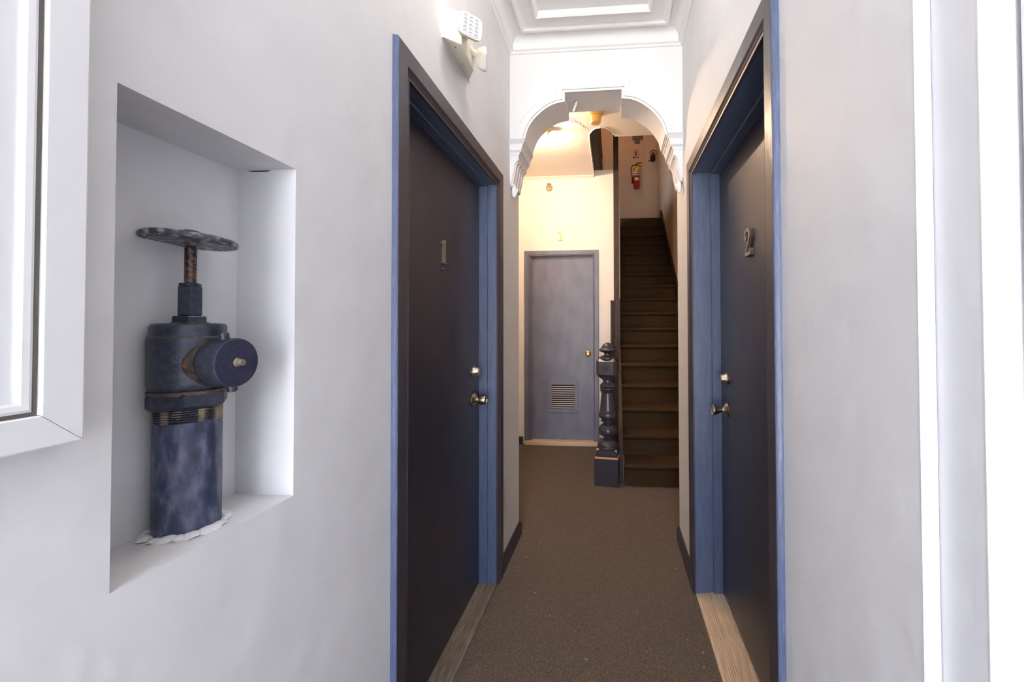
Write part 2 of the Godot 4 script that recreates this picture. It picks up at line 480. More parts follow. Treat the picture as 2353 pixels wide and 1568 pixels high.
# ---------------------------------------------------------------- scene
func _ready() -> void:
	# camera: shifted lens, looking slightly left and up
	var yaw := 0.0760512
	var pit := 0.0165373
	var rol := -0.00351526
	var fwd := Vector3(-sin(yaw) * cos(pit), sin(pit), -cos(yaw) * cos(pit))
	var rgt := Vector3(cos(yaw), 0, -sin(yaw))
	var upv := rgt.cross(fwd).normalized()
	var r2 := rgt * cos(rol) + upv * sin(rol)
	var u2 := -rgt * sin(rol) + upv * cos(rol)
	var cam := Camera3D.new()
	cam.name = "camera"
	cam.transform = Transform3D(Basis(r2, u2, -fwd), Vector3(0, 1.33, 0))
	var near := 0.05
	var fpx := 930.0
	cam.set_frustum(1568.0 / fpx * near, Vector2((1176.5 - 1340.07) / fpx * near, -(784.0 - 729.3) / fpx * near), near, 60.0)
	add_child(cam)
	cam.current = true
	# sky: a bright overcast street sky over pale sunlit pavements
	var sm := ProceduralSkyMaterial.new()
	sm.sky_top_color = Color(0.86, 0.91, 1.0); sm.sky_horizon_color = Color(0.96, 0.97, 1.0)
	sm.ground_horizon_color = Color(0.93, 0.95, 0.98); sm.ground_bottom_color = Color(0.84, 0.84, 0.85)
	sm.sky_energy_multiplier = 1.0; sm.ground_energy_multiplier = 1.0
	var sky := Sky.new()
	sky.sky_material = sm
	var env := Environment.new()
	env.background_mode = Environment.BG_SKY
	env.sky = sky
	env.background_energy_multiplier = 17.0
	env.ambient_light_source = Environment.AMBIENT_SOURCE_SKY
	env.tonemap_mode = Environment.TONE_MAPPER_LINEAR
	env.tonemap_exposure = 1.07
	env.sdfgi_enabled = true; env.ssao_enabled = true; env.ssil_enabled = true
	var we := WorldEnvironment.new()
	we.name = "world_environment"
	we.environment = env
	add_child(we)
	# sun on the pavement outside, from the side so that none of it enters directly
	var sun := DirectionalLight3D.new()
	sun.name = "sun"
	sun.light_energy = 69.0; sun.light_color = Color(1.0, 0.97, 0.93); sun.light_angular_distance = 0.5
	sun.shadow_enabled = true
	sun.transform.basis = Basis.looking_at(Vector3(-0.62, -0.8, -0.05))
	add_child(sun)
	make_materials()
	build_shell()
	build_arch()
	build_ceiling_trim()
	build_side_doors()
	build_end_door()
	build_stairs()
	build_upper_floor()
	build_newel()
	build_valve()
	build_cabinet()
	build_emergency_light()
	build_hall_fittings()
	build_landing_things()

# the lamps: each fitting carries a bulb and a light of the bulb's size and colour
func lamp(parent: Node3D, at: Vector3, energy: float, c: Color, size: float) -> void:
	var l := OmniLight3D.new()
	l.name = "lamp_light"
	l.light_energy = energy; l.light_color = c; l.light_size = size
	l.omni_range = 14.0; l.omni_attenuation = 2.0; l.shadow_enabled = true
	parent.add_child(l, true)
	l.position = at - parent.position

func build_shell() -> void:
	var b := MB.new()
	# floor: one carpet through corridor and stair hall
	b.bx(-1.3, 1.0, -0.12, 0.0, -STREET, 4.6)
	tag(put("floor", b, M.carpet), "dark brown flecked carpet running down the hallway to the stair foot", "carpet", "structure")
	b = MB.new()
	b.bx(-5.0, 5.0, -0.3, -0.14, -9.0, -STREET - 0.01)
	tag(put("pavement", b, M.concrete), "pale concrete pavement outside the open street door", "pavement", "structure")
	# left corridor wall with niche and door opening; u runs towards the street, seen from +x
	b = MB.new()
	var o := H(WL, 0, ARCH1)
	b.slab(o, Vector3(0, 0, 1), Vector3.UP, Vector3.RIGHT, ARCH1 + STREET, 3.1, 0.2, [
		[ARCH1 - 0.725, ARCH1 - 0.446, 1.008, 1.628, 0.119],
		[ARCH1 - 2.06, ARCH1 - 1.12, -1.0, 2.075, 0.2]])
	tag(put("wall_left", b, M.wall), "pale grey painted wall with the deep valve niche and the numbered door", "wall", "structure")
	b = MB.new()
	b.slab(H(WR, 0, -STREET), Vector3(0, 0, -1), Vector3.UP, Vector3.LEFT, ARCH1 + STREET, 3.1, 0.2, [
		[STREET + 1.04, STREET + 2.06, -1.0, 2.10, 0.2],
		[STREET + 0.49, STREET + 0.559, -1.0, 2.90, 0.021], [-1.0, STREET + 0.49, -1.0, 2.90, 0.1]])
	tag(put("wall_right", b, M.wall), "plain pale grey painted wall around the door numbered 2", "wall", "structure")
	# bits of pale lint on the carpet
	var lr := RandomNumberGenerator.new()
	lr.seed = 21
	b = MB.new()
	for q: Vector2 in [Vector2(-0.12, 1.62), Vector2(0.33, 2.24), Vector2(0.36, 2.02), Vector2(0.30, 1.75), Vector2(0.35, 1.68), Vector2(-0.40, 2.0), Vector2(-0.45, 2.45), Vector2(-0.30, 1.85), Vector2(0.05, 2.7), Vector2(0.34, 1.62), Vector2(-0.5, 2.3), Vector2(0.1, 1.9)]:
		var a := lr.randf() * TAU
		var l := lr.randf_range(0.002, 0.007)
		var p := H(q.x, 0.0018, q.y)
		b.tube([p, p + Vector3(cos(a) * l, 0.0012, sin(a) * l), p + Vector3(cos(a + 0.5) * l * 1.8, 0.0004, sin(a + 0.5) * l * 1.8)], 0.0007, 6)
	tag(put("carpet_lint", b, M.paper, null, 60), "scattered specks of pale lint on the brown carpet", "lint", "stuff")
	# street end: wide open doorway behind the camera
	b = MB.new()
	b.slab(H(-0.805, 0, -STREET), Vector3.RIGHT, Vector3.UP, Vector3(0, 0, -1), 1.4, 3.1, 0.12, [[0.22, 1.18, -1.0, 2.9, 0.12]])
	tag(put("wall_street", b, M.wall), "street end wall with the open entrance doorway behind the viewer", "wall", "structure")
	b = MB.new()
	b.bx(-0.805, 0.595, 3.0, 3.12, -STREET - 0.12, ARCH0)
	tag(put("ceiling", b, M.ceil), "white painted corridor ceiling inside the moulded panel", "ceiling", "structure")
	# stair hall
	b = MB.new()
	b.slab(H(-1.12, 0, BACK + 0.1), Vector3(0, 0, 1), Vector3.UP, Vector3.RIGHT, BACK + 0.1 - 2.34, LOW, 0.15, [])
	tag(put("wall_hall_left", b, M.cream), "cream side wall of the stair hall left of the louvred door", "wall", "structure")
	b = MB.new()
	b.bx(-1.27, -0.805, 0, LOW, 2.34, ARCH1)
	tag(put("wall_hall_return", b, M.cream), "short return wall of the stair hall beside the arch", "wall", "structure")
	b = MB.new()
	b.bx(0.595, 0.82, 0, LOW, 2.34, ARCH1)
	tag(put("wall_stair_return", b, M.cream), "short return wall between corridor and staircase", "wall", "structure")
	b = MB.new()
	b.slab(H(-1.12, 0, BACK), Vector3.RIGHT, Vector3.UP, Vector3(0, 0, 1), 1.12, 3.03, 0.1, [[1.12 - 0.945, 1.12 - 0.215, -1.0, 2.11, 0.1], [-0.1, 1.12 - 0.21, LOW, 3.2, 0.1]])
	tag(put("wall_hall_back", b, M.cream), "cream wall around the louvred door, stepped up at its right end", "wall", "structure")
	# ceiling of the stair hall: cut away over the stairs, with a rounded bite in its edge
	var poly := PackedVector2Array([Vector2(-1.12, ARCH1), Vector2(0.82, ARCH1), Vector2(0.82, 3.52), Vector2(0.035, 3.53), Vector2(0.012, 3.53), Vector2(0.006, 3.50),
		Vector2(-0.006, 3.44), Vector2(-0.028, 3.40), Vector2(-0.06, 3.365), Vector2(-0.10, 3.352), Vector2(-0.135, 3.36), Vector2(-0.165, 3.385), Vector2(-0.19, 3.42), Vector2(-0.205, 3.47), Vector2(-0.21, 3.53), Vector2(-0.21, BACK), Vector2(-1.12, BACK)])
	b = MB.new()
	var flat := Transform3D(Basis(Vector3.RIGHT, Vector3(0, 0, -1), Vector3.UP), Vector3.ZERO)
	b.extrude(poly, LOW, UP, flat)
	tag(put("ceiling_hall", b, M.cream), "warm lit cream ceiling of the stair hall, cut away over the stairs", "ceiling", "structure")
	# rough plaster lip along the cut
	var rng := RandomNumberGenerator.new()
	rng.seed = 5
	b = MB.new()
	var pts: Array[Vector3] = []
	var line := [Vector2(-0.213, 4.40), Vector2(-0.212, 4.1), Vector2(-0.211, 3.85), Vector2(-0.211, 3.6), Vector2(-0.206, 3.47), Vector2(-0.19, 3.418), Vector2(-0.165, 3.38), Vector2(-0.135, 3.355), Vector2(-0.10, 3.347), Vector2(-0.06, 3.36), Vector2(-0.026, 3.395), Vector2(-0.003, 3.44), Vector2(0.008, 3.50)]
	for i in line.size() - 1:
		for k in 6:
			var q: Vector2 = line[i].lerp(line[i + 1], k / 6.0)
			pts.append(H(q.x + rng.randf_range(-0.004, 0.003), LOW - rng.randf_range(0.0, 0.006), q.y + rng.randf_range(-0.004, 0.003)))
	b.tube(pts, 0.0045, 7)
	put("plaster_lip", b, M.cream, get_node("ceiling_hall"), 60).set_meta("label", "rough plaster lip along the rounded cut above the stairs")
	b = MB.new()
	for k in 110:   # flaking seam between the two ceilings
		var t := rng.randf()
		var x := lerpf(-0.40, -0.215, t) + rng.randf_range(-0.012, 0.012)
		var d := lerpf(3.17, 3.40, t) + rng.randf_range(-0.03, 0.03) - 0.05 * sin(t * PI)
		var r := rng.randf_range(0.002, 0.0075)
		b.lathe([Vector2(r, 0.001), Vector2(r * 0.85, -r * 0.25), Vector2(r * 0.4, -r * 0.5), Vector2(0, -r * 0.55)], Transform3D(Basis.from_euler(Vector3(rng.randf_range(-0.3, 0.3), rng.randf() * TAU, rng.randf_range(-0.3, 0.3))).scaled(Vector3(1, 1, rng.randf_range(0.4, 1.3))), H(x, LOW, d)), 7)
	var fl := put("flaking_plaster", b, M.cream, get_node("ceiling_hall"), 60)
	fl.set_meta("kind", "stuff"); fl.set_meta("label", "flaking plaster crumbs along the ceiling seam near the lamp")
	# small cove where ceiling meets the back wall
	b = MB.new()
	b.sweep([H(-1.12, LOW, BACK), H(-0.215, LOW, BACK)], PackedVector2Array([Vector2(0, 0), Vector2(0.034, 0), Vector2(0.03, -0.008), Vector2(0.016, -0.014), Vector2(0.008, -0.024), Vector2(0, -0.03)]), Vector3.UP, false, -1.0)
	tag(put("trim_1", b, M.cream), "thin cream cove along the top of the wall over the louvred door", "moulding", "structure")
	# near end of the right wall steps back twice: white returns face the street
	b = MB.new()
	b.bx(0.3945, 0.4165, 0, 2.90, 0.5572, 0.5595, 0.0006)
	tag(put("trim_2", b, M.trim), "narrow white upright strip on the right wall, nearer the dark door", "trim", "structure")
	b = MB.new()
	b.bx(0.4148, 0.4166, 0, 2.90, 0.5556, 0.5574, 0.0003)
	tag(put("trim_3", b, M.joint), "thin grey joint line beside the narrow white strip", "trim", "structure")
	b = MB.new()
	b.bx(0.4155, 0.4450, 0, 2.90, 0.4885, 0.4915, 0.0008)
	b.bx(0.4450, 0.4520, 0, 2.90, 0.4860, 0.4915, 0.0022)
	b.bx(0.4525, 0.4949, 0, 2.90, 0.4887, 0.4915)
	tag(put("trim_4", b, M.trim), "wide white door casing with a bead at the right edge of view", "trim", "structure")
	b = MB.new()
	b.bx(0.4535, 0.494, 0.012, 2.4, -0.45, 0.4815, 0.0006)
	tag(put("door_4", b, M.wall), "edge of a pale grey street door folded against the right wall", "door", "structure")
	# skirting between the dark doors and the arch
	var bp := PackedVector2Array([Vector2(0, 0), Vector2(0.016, 0), Vector2(0.016, 0.062), Vector2(0.013, 0.067), Vector2(0.013, 0.072), Vector2(0.007, 0.08), Vector2(0.004, 0.085), Vector2(0, 0.085)])
	b = MB.new()
	b.sweep([H(WL, 0, 2.14), H(WL, 0, 2.5405), H(-0.80, 0, 2.5405)], bp, Vector3.UP, false, -1.0)
	tag(put("baseboard_left", b, M.casing), "dark navy skirting board past the door numbered 1", "skirting board", "structure")
	b = MB.new()
	b.sweep([H(WR, 0, 2.12), H(WR, 0, 2.5405), H(0.80, 0, 2.5405)], bp, Vector3.UP, false, 1.0)
	tag(put("baseboard_right", b, M.casing), "dark navy skirting board past the door numbered 2", "skirting board", "structure")
	b = MB.new()
	b.sweep([H(-1.12, 0, BACK), H(-1.01, 0, BACK)], bp, Vector3.UP, false, -1.0)
	b.sweep([H(-0.162, 0, BACK), H(-0.045, 0, BACK)], bp, Vector3.UP, false, -1.0)
	tag(put("baseboard_back", b, M.casing), "short dark skirting pieces either side of the louvred door", "skirting board", "structure")

func smooth_path(p: Array, sub: int) -> Array:
	var out := []
	for i in p.size() - 1:
		var a: Vector2 = p[maxi(i - 1, 0)]
		var b: Vector2 = p[i]
		var c: Vector2 = p[i + 1]
		var d: Vector2 = p[mini(i + 2, p.size() - 1)]
		for k in sub: out.append(b.cubic_interpolate(c, a, d, float(k) / sub))
	out.append(p[p.size() - 1])
	return out

func build_arch() -> void:
	var left := smooth_path([Vector2(-0.515, 2.405), Vector2(-0.506, 2.442), Vector2(-0.490, 2.483), Vector2(-0.463, 2.523), Vector2(-0.43, 2.556), Vector2(-0.395, 2.584), Vector2(-0.355, 2.605), Vector2(-0.316, 2.617), Vector2(-0.279, 2.623)], 4)
	var right := smooth_path([Vector2(0.049, 2.627), Vector2(0.075, 2.624), Vector2(0.11, 2.616), Vector2(0.148, 2.600), Vector2(0.187, 2.574), Vector2(0.221, 2.546), Vector2(0.25, 2.512), Vector2(0.271, 2.479), Vector2(0.284, 2.453), Vector2(0.295, 2.405)], 4)
	left = left.filter(func(q: Vector2) -> bool: return q.x < -0.324 or q.x > -0.2795)
	right = right.filter(func(q: Vector2) -> bool: return q.x > 0.094 or q.x < 0.0495)
	var open: Array = left + [Vector2(-0.279, 2.676), Vector2(0.049, 2.678)] + right
	var poly := PackedVector2Array([Vector2(WL, 3.12), Vector2(WL, 2.405)])
	for q: Vector2 in open: poly.append(q)
	poly.append(Vector2(WR, 2.405)); poly.append(Vector2(WR, 3.12))
	var root := thing("arch_wall", "white plaster arch with stepped head spanning the corridor on two brackets", "arch", H(-0.1, 2.405, ARCH0), "structure")
	var b := MB.new()
	b.extrude(poly, -ARCH1, -ARCH0)
	put("spandrel", b, M.plaster, root, 30)
	# archivolt: flat band, groove, raised outer band
	var path := []
	for q: Vector2 in open: path.append(H(q.x, q.y, ARCH0))
	b = MB.new()
	b.sweep(path, PackedVector2Array([Vector2(0.0, -0.004), Vector2(0.0, 0.006), Vector2(0.0125, 0.006), Vector2(0.0132, 0.0005), Vector2(0.0148, 0.0005), Vector2(0.0156, 0.008), Vector2(0.022, 0.0065), Vector2(0.030, 0.0105), Vector2(0.0395, 0.0115), Vector2(0.0403, 0.0005), Vector2(0.0418, 0.0005), Vector2(0.0425, 0.004), Vector2(0.046, 0.0035), Vector2(0.0465, -0.004)]), Vector3(0, 0, 1), false, 1.0)
	put("archivolt", b, M.plaster, root, 25)
	# faint outer bead on the two curves
	for part: Array in [left, right]:
		b = MB.new()
		var pp := []
		for q: Vector2 in (part.slice(0, 20) if part == left else part.slice(12)): pp.append(H(q.x, q.y, ARCH0))
		b.sweep(pp, PackedVector2Array([Vector2(0.054, -0.003), Vector2(0.054, 0.001), Vector2(0.059, 0.0035), Vector2(0.064, 0.001), Vector2(0.064, -0.003)]), Vector3(0, 0, 1), false, 1.0)
		put("outer_bead", b, M.plaster, root, 25)
	for xs: Array in [[-0.345, -0.336], [0.100, 0.109, 0.118]]:
		for x: float in xs:
			b = MB.new()
			b.bx(x, x + 0.003, 2.70, 2.755, ARCH0 - 0.0025, ARCH0 + 0.002, 0.001)
			put("flute", b, M.plaster, root)
	# brackets
	for s: float in [-1.0, 1.0]:
		var w := WL if s < 0 else WR
		var br := thing("arch_bracket", "white scrolled plaster bracket under the %s end of the arch" % ("left" if s < 0 else "right"), "bracket", H(w, 2.08, ARCH0), "structure", "plaster brackets of the arch")
		b = MB.new()
		# capital: layers [y0, y1, reach, reach lower, forward]
		for l: Array in [[2.395, 2.407, 0.093, 0.093, 0.024], [2.382, 2.3935, 0.089, 0.084, 0.019], [2.346, 2.381, 0.080, 0.068, 0.012], [2.336, 2.3445, 0.072, 0.072, 0.016], [2.318, 2.335, 0.063, 0.055, 0.008]]:
			var f: float = ARCH0 - l[4]
			var g: float = ARCH0 - l[4] * 0.45
			var e := ARCH1 + 0.004
			b.hexa([H(w + s * 0.012, l[1], f), H(w - s * l[2], l[1], f), H(w - s * l[2], l[1], e), H(w + s * 0.012, l[1], e),
				H(w + s * 0.012, l[0], g), H(w - s * l[3], l[0], g), H(w - s * l[3], l[0], e), H(w + s * 0.012, l[0], e)])
		put("capital", b, M.plaster, br)
		var prof := [Vector2(0.052, 2.318), Vector2(0.052, 2.292), Vector2(0.044, 2.287), Vector2(0.036, 2.278), Vector2(0.029, 2.262), Vector2(0.026, 2.242), Vector2(0.024, 2.222), Vector2(0.019, 2.20), Vector2(0.014, 2.18), Vector2(0.011, 2.155)]
		var side := PackedVector2Array([Vector2(w + s * 0.01, 2.155), Vector2(w + s * 0.01, 2.318)])
		for q: Vector2 in smooth_path(prof, 3): side.append(Vector2(w - s * q.x, q.y))
		b = MB.new()
		b.extrude(side, -ARCH1, -(ARCH0 - 0.001))
		put("scroll_body", b, M.plaster, br, 30)
		# flutes following the hollow
		for k in 4:
			var d0 := ARCH0 + 0.012 + 0.052 * k
			var rib := PackedVector2Array()
			var inner := PackedVector2Array()
			for q: Vector2 in smooth_path(prof.slice(2), 3):
				rib.append(Vector2(w - s * (q.x + 0.0055), q.y))
				inner.append(Vector2(w - s * (q.x - 0.004), q.y))
			inner.reverse()
			rib.append_array(inner)
			b = MB.new()
			b.extrude(rib, -(d0 + 0.03), -d0)
			put("rib", b, M.plaster, br, 40)
		# hanging leaf scroll at the foot
		b = MB.new()
		b.lathe([Vector2(0, -0.030), Vector2(0.006, -0.028), Vector2(0.0105, -0.021), Vector2(0.0135, -0.008), Vector2(0.0125, 0.008), Vector2(0.0085, 0.022), Vector2(0.0045, 0.030), Vector2(0, 0.033)], Transform3D(Basis.from_scale(Vector3(1.2, 1.25, 1)), H(w - s * 0.021, 2.115, ARCH0 + 0.02)), 16)
		b.lathe([Vector2(0, -0.055), Vector2(0.011, -0.05), Vector2(0.014, -0.03), Vector2(0.014, 0.03), Vector2(0.011, 0.05), Vector2(0, 0.055)], along(H(w - s * 0.01, 2.15, ARCH0 + 0.055), Vector3(0, 0, 1)), 14)
		b.lathe([Vector2(0, -0.018), Vector2(0.006, -0.014), Vector2(0.006, 0.018), Vector2(0, 0.022)], Transform3D(Basis.from_euler(Vector3(0, 0, s * 0.35)), H(w - s * 0.036, 2.11, ARCH0 + 0.018)), 10)
		put("drop", b, M.plaster, br, 60)
	# little white strip left hanging from the head of the arch
	b = MB.new()
	b.bx(-0.006, 0.006, -0.062, 0.0, -0.003, 0.003, 0.001, Transform3D(Basis.from_euler(Vector3(0.1, 0, -0.35)), H(-0.219, 2.677, 2.42)))
	tag(put("hanging_strip", b, M.trim), "small white strip hanging from the underside of the arch head", "strip")
	# pitted plaster on the keystone soffit
	b = MB.new()
	for q: Array in [[-0.228, 2.412, 0.004], [-0.246, 2.425, 0.003]]:
		b.lathe([Vector2(0, -0.0012), Vector2(q[2], -0.001), Vector2(q[2], 0.0)], Transform3D(Basis.IDENTITY, H(q[0], 2.6772, q[1])), 10)
	put("nail_hole", b, M.dark, root).set_meta("label", "dark nail holes beside the hanging strip")

func build_ceiling_trim() -> void:
	var b := MB.new()
	# cornice round the corridor: fillet, strip and hollow. u away from the wall, w upwards
	var prof := PackedVector2Array([Vector2(-0.01, 2.915), Vector2(0.006, 2.915), Vector2(0.010, 2.918), Vector2(0.012, 2.924), Vector2(0.024, 2.93), Vector2(0.026, 2.941), Vector2(0.021, 2.944), Vector2(0.023, 2.955), Vector2(0.029, 2.968), Vector2(0.039, 2.979), Vector2(0.052, 2.988), Vector2(0.066, 2.994), Vector2(0.080, 2.997), Vector2(0.082, 3.005), Vector2(-0.01, 3.005)])
	b.sweep([H(WL, 0, -STREET + 0.001), H(WL, 0, ARCH0), H(WR, 0, ARCH0), H(WR, 0, -STREET + 0.001)], prof, Vector3.UP, false, -1.0)
	tag(put("trim_cornice", b, M.ceil, null, 28), "white coved cornice running round the top of the corridor", "cornice", "structure")
	# two picture-frame mouldings on the ceiling
	var fr := thing("trim_ceiling_panel", "white double moulded frame on the corridor ceiling", "moulding", H(-0.1, 3.0, 1.2), "structure")
	for k in 2:
		var a: float = [0.086, 0.178][k]
		var pr: PackedVector2Array = [PackedVector2Array([Vector2(0, 0.004), Vector2(0, -0.02), Vector2(0.008, -0.026), Vector2(0.02, -0.024), Vector2(0.028, -0.014), Vector2(0.034, -0.012), Vector2(0.034, 0.004)]),
			PackedVector2Array([Vector2(0, 0.004), Vector2(0, -0.014), Vector2(0.006, -0.024), Vector2(0.018, -0.03), Vector2(0.028, -0.02), Vector2(0.032, -0.006), Vector2(0.032, 0.004)])][k]
		b = MB.new()
		var x0 := WL + a
		var x1 := WR - a
		var d1: float = ARCH0 - [0.084, 0.182][k]
		b.sweep([H(x0, 3.0, 0.1 + a), H(x0, 3.0, d1), H(x1, 3.0, d1), H(x1, 3.0, 0.1 + a)], pr, Vector3.UP, true, -1.0)
		put(["outer_moulding", "inner_moulding"][k], b, M.ceil, fr, 28)
	# slightly dropped band between the two
	b = MB.new()
	var x2 := WL + 0.118
	var x3 := WR - 0.118
	b.sweep([H(x2, 3.0, 0.21), H(x2, 3.0, 2.202), H(x3, 3.0, 2.202), H(x3, 3.0, 0.21)], PackedVector2Array([Vector2(0, 0.002), Vector2(0, -0.010), Vector2(0.06, -0.006), Vector2(0.06, 0.002)]), Vector3.UP, true, -1.0)
	put("flat_band", b, M.ceil, fr, 28)

func knob_set(door: Node3D, x: float, d: float, s: float, y_bolt: float, y_knob: float, tulip: bool) -> void:
	var out := Vector3(-s, 0, 0)
	var b := MB.new()
	b.lathe([Vector2(0, 0), Vector2(0.0285, 0), Vector2(0.029, 0.004), Vector2(0.0265, 0.007), Vector2(0.020, 0.028), Vector2(0.0185, 0.030), Vector2(0.0, 0.030)], along(H(x, y_bolt, d), out), 32)
	var bolt := put("deadbolt", b, M.nickel, door)
	b = MB.new()
	b.lathe([Vector2(0.0125, 0.0298), Vector2(0.0125, 0.0312), Vector2(0, 0.0314)], along(H(x, y_bolt, d), out), 20)
	var cyl := put("key_cylinder", b, M.steel, bolt)
	b = MB.new()
	b.bx(-0.0012, 0.0012, -0.006, 0.006, -0.001, 0.0005, 0.0, facing(H(x, y_bolt, d) + out * 0.0315, out))
	put("keyway", b, M.black, bolt)
	cyl.name = "key_cylinder"
	b = MB.new()
	b.lathe([Vector2(0, 0), Vector2(0.033, 0), Vector2(0.034, 0.004), Vector2(0.032, 0.008), Vector2(0.022, 0.014), Vector2(0.013, 0.020), Vector2(0.0115, 0.024), Vector2(0, 0.024)], along(H(x, y_knob, d), out), 32)
	put("rosette", b, M.nickel, door)
	b = MB.new()
	if tulip:
		b.lathe([Vector2(0, 0.018), Vector2(0.0105, 0.018), Vector2(0.0105, 0.028), Vector2(0.013, 0.034), Vector2(0.018, 0.044), Vector2(0.0225, 0.054), Vector2(0.0245, 0.062), Vector2(0.0235, 0.067), Vector2(0.0215, 0.0685), Vector2(0.0205, 0.0665), Vector2(0.0, 0.066)], along(H(x, y_knob, d), out), 32)
	else:
		b.lathe([Vector2(0, 0.018), Vector2(0.0105, 0.018), Vector2(0.0105, 0.028), Vector2(0.019, 0.030), Vector2(0.0235, 0.038), Vector2(0.0245, 0.048), Vector2(0.0225, 0.060), Vector2(0.020, 0.064), Vector2(0.0175, 0.064), Vector2(0.0165, 0.061), Vector2(0.0, 0.061)], along(H(x, y_knob, d), out), 32)
	put("knob", b, M.nickel, door)

func stroke(pts: Array, widths: Array) -> PackedVector2Array:
	var l := PackedVector2Array()
	var r := PackedVector2Array()
	for i in pts.size():
		var a: Vector2 = pts[maxi(i - 1, 0)]
		var c: Vector2 = pts[mini(i + 1, pts.size() - 1)]
		var n: Vector2 = (c - a).normalized().orthogonal()
		l.append(pts[i] + n * widths[i] * 0.5)
		r.append(pts[i] - n * widths[i] * 0.5)
	r.reverse()
	l.append_array(r)
	return l

func digit_one(h: float) -> PackedVector2Array:
	var p := PackedVector2Array([Vector2(-0.20, 0), Vector2(0.24, 0), Vector2(0.24, 0.05), Vector2(0.10, 0.06), Vector2(0.10, 1.0), Vector2(0.03, 1.0), Vector2(-0.24, 0.86), Vector2(-0.24, 0.80), Vector2(-0.07, 0.83), Vector2(-0.07, 0.06), Vector2(-0.20, 0.05)])
	for i in p.size(): p[i] *= h
	return p

func digit_two(b: MB, h: float, depth: float, xf: Transform3D) -> void:
	var c := []
	var w := []
	# bowl from the ball terminal over the top and down the diagonal
	var key := smooth_path([Vector2(-0.22, 0.66), Vector2(-0.255, 0.74), Vector2(-0.225, 0.86), Vector2(-0.12, 0.94), Vector2(0.02, 0.955), Vector2(0.15, 0.90), Vector2(0.215, 0.78), Vector2(0.205, 0.66), Vector2(0.13, 0.53), Vector2(0.0, 0.36), Vector2(-0.13, 0.20), Vector2(-0.24, 0.06)], 4)
	for i in key.size():
		var t := float(i) / (key.size() - 1)
		c.append(key[i] * h)
		w.append(h * (0.10 + 0.045 * sin(clampf((t - 0.3) / 0.45, 0, 1) * PI) - 0.02 * t))
	b.extrude(stroke(c, w), 0, depth, xf)
	var ball := PackedVector2Array()
	for k in 18: ball.append(Vector2(-0.185 + 0.085 * cos(TAU * k / 18), 0.655 + 0.085 * sin(TAU * k / 18)) * h)
	b.extrude(ball, 0, depth * 1.01, xf)
	b.extrude(PackedVector2Array([Vector2(-0.30, 0) * h, Vector2(0.27, 0) * h, Vector2(0.30, 0.24) * h, Vector2(0.255, 0.25) * h, Vector2(0.20, 0.13) * h, Vector2(-0.26, 0.125) * h]), 0, depth * 0.99, xf)

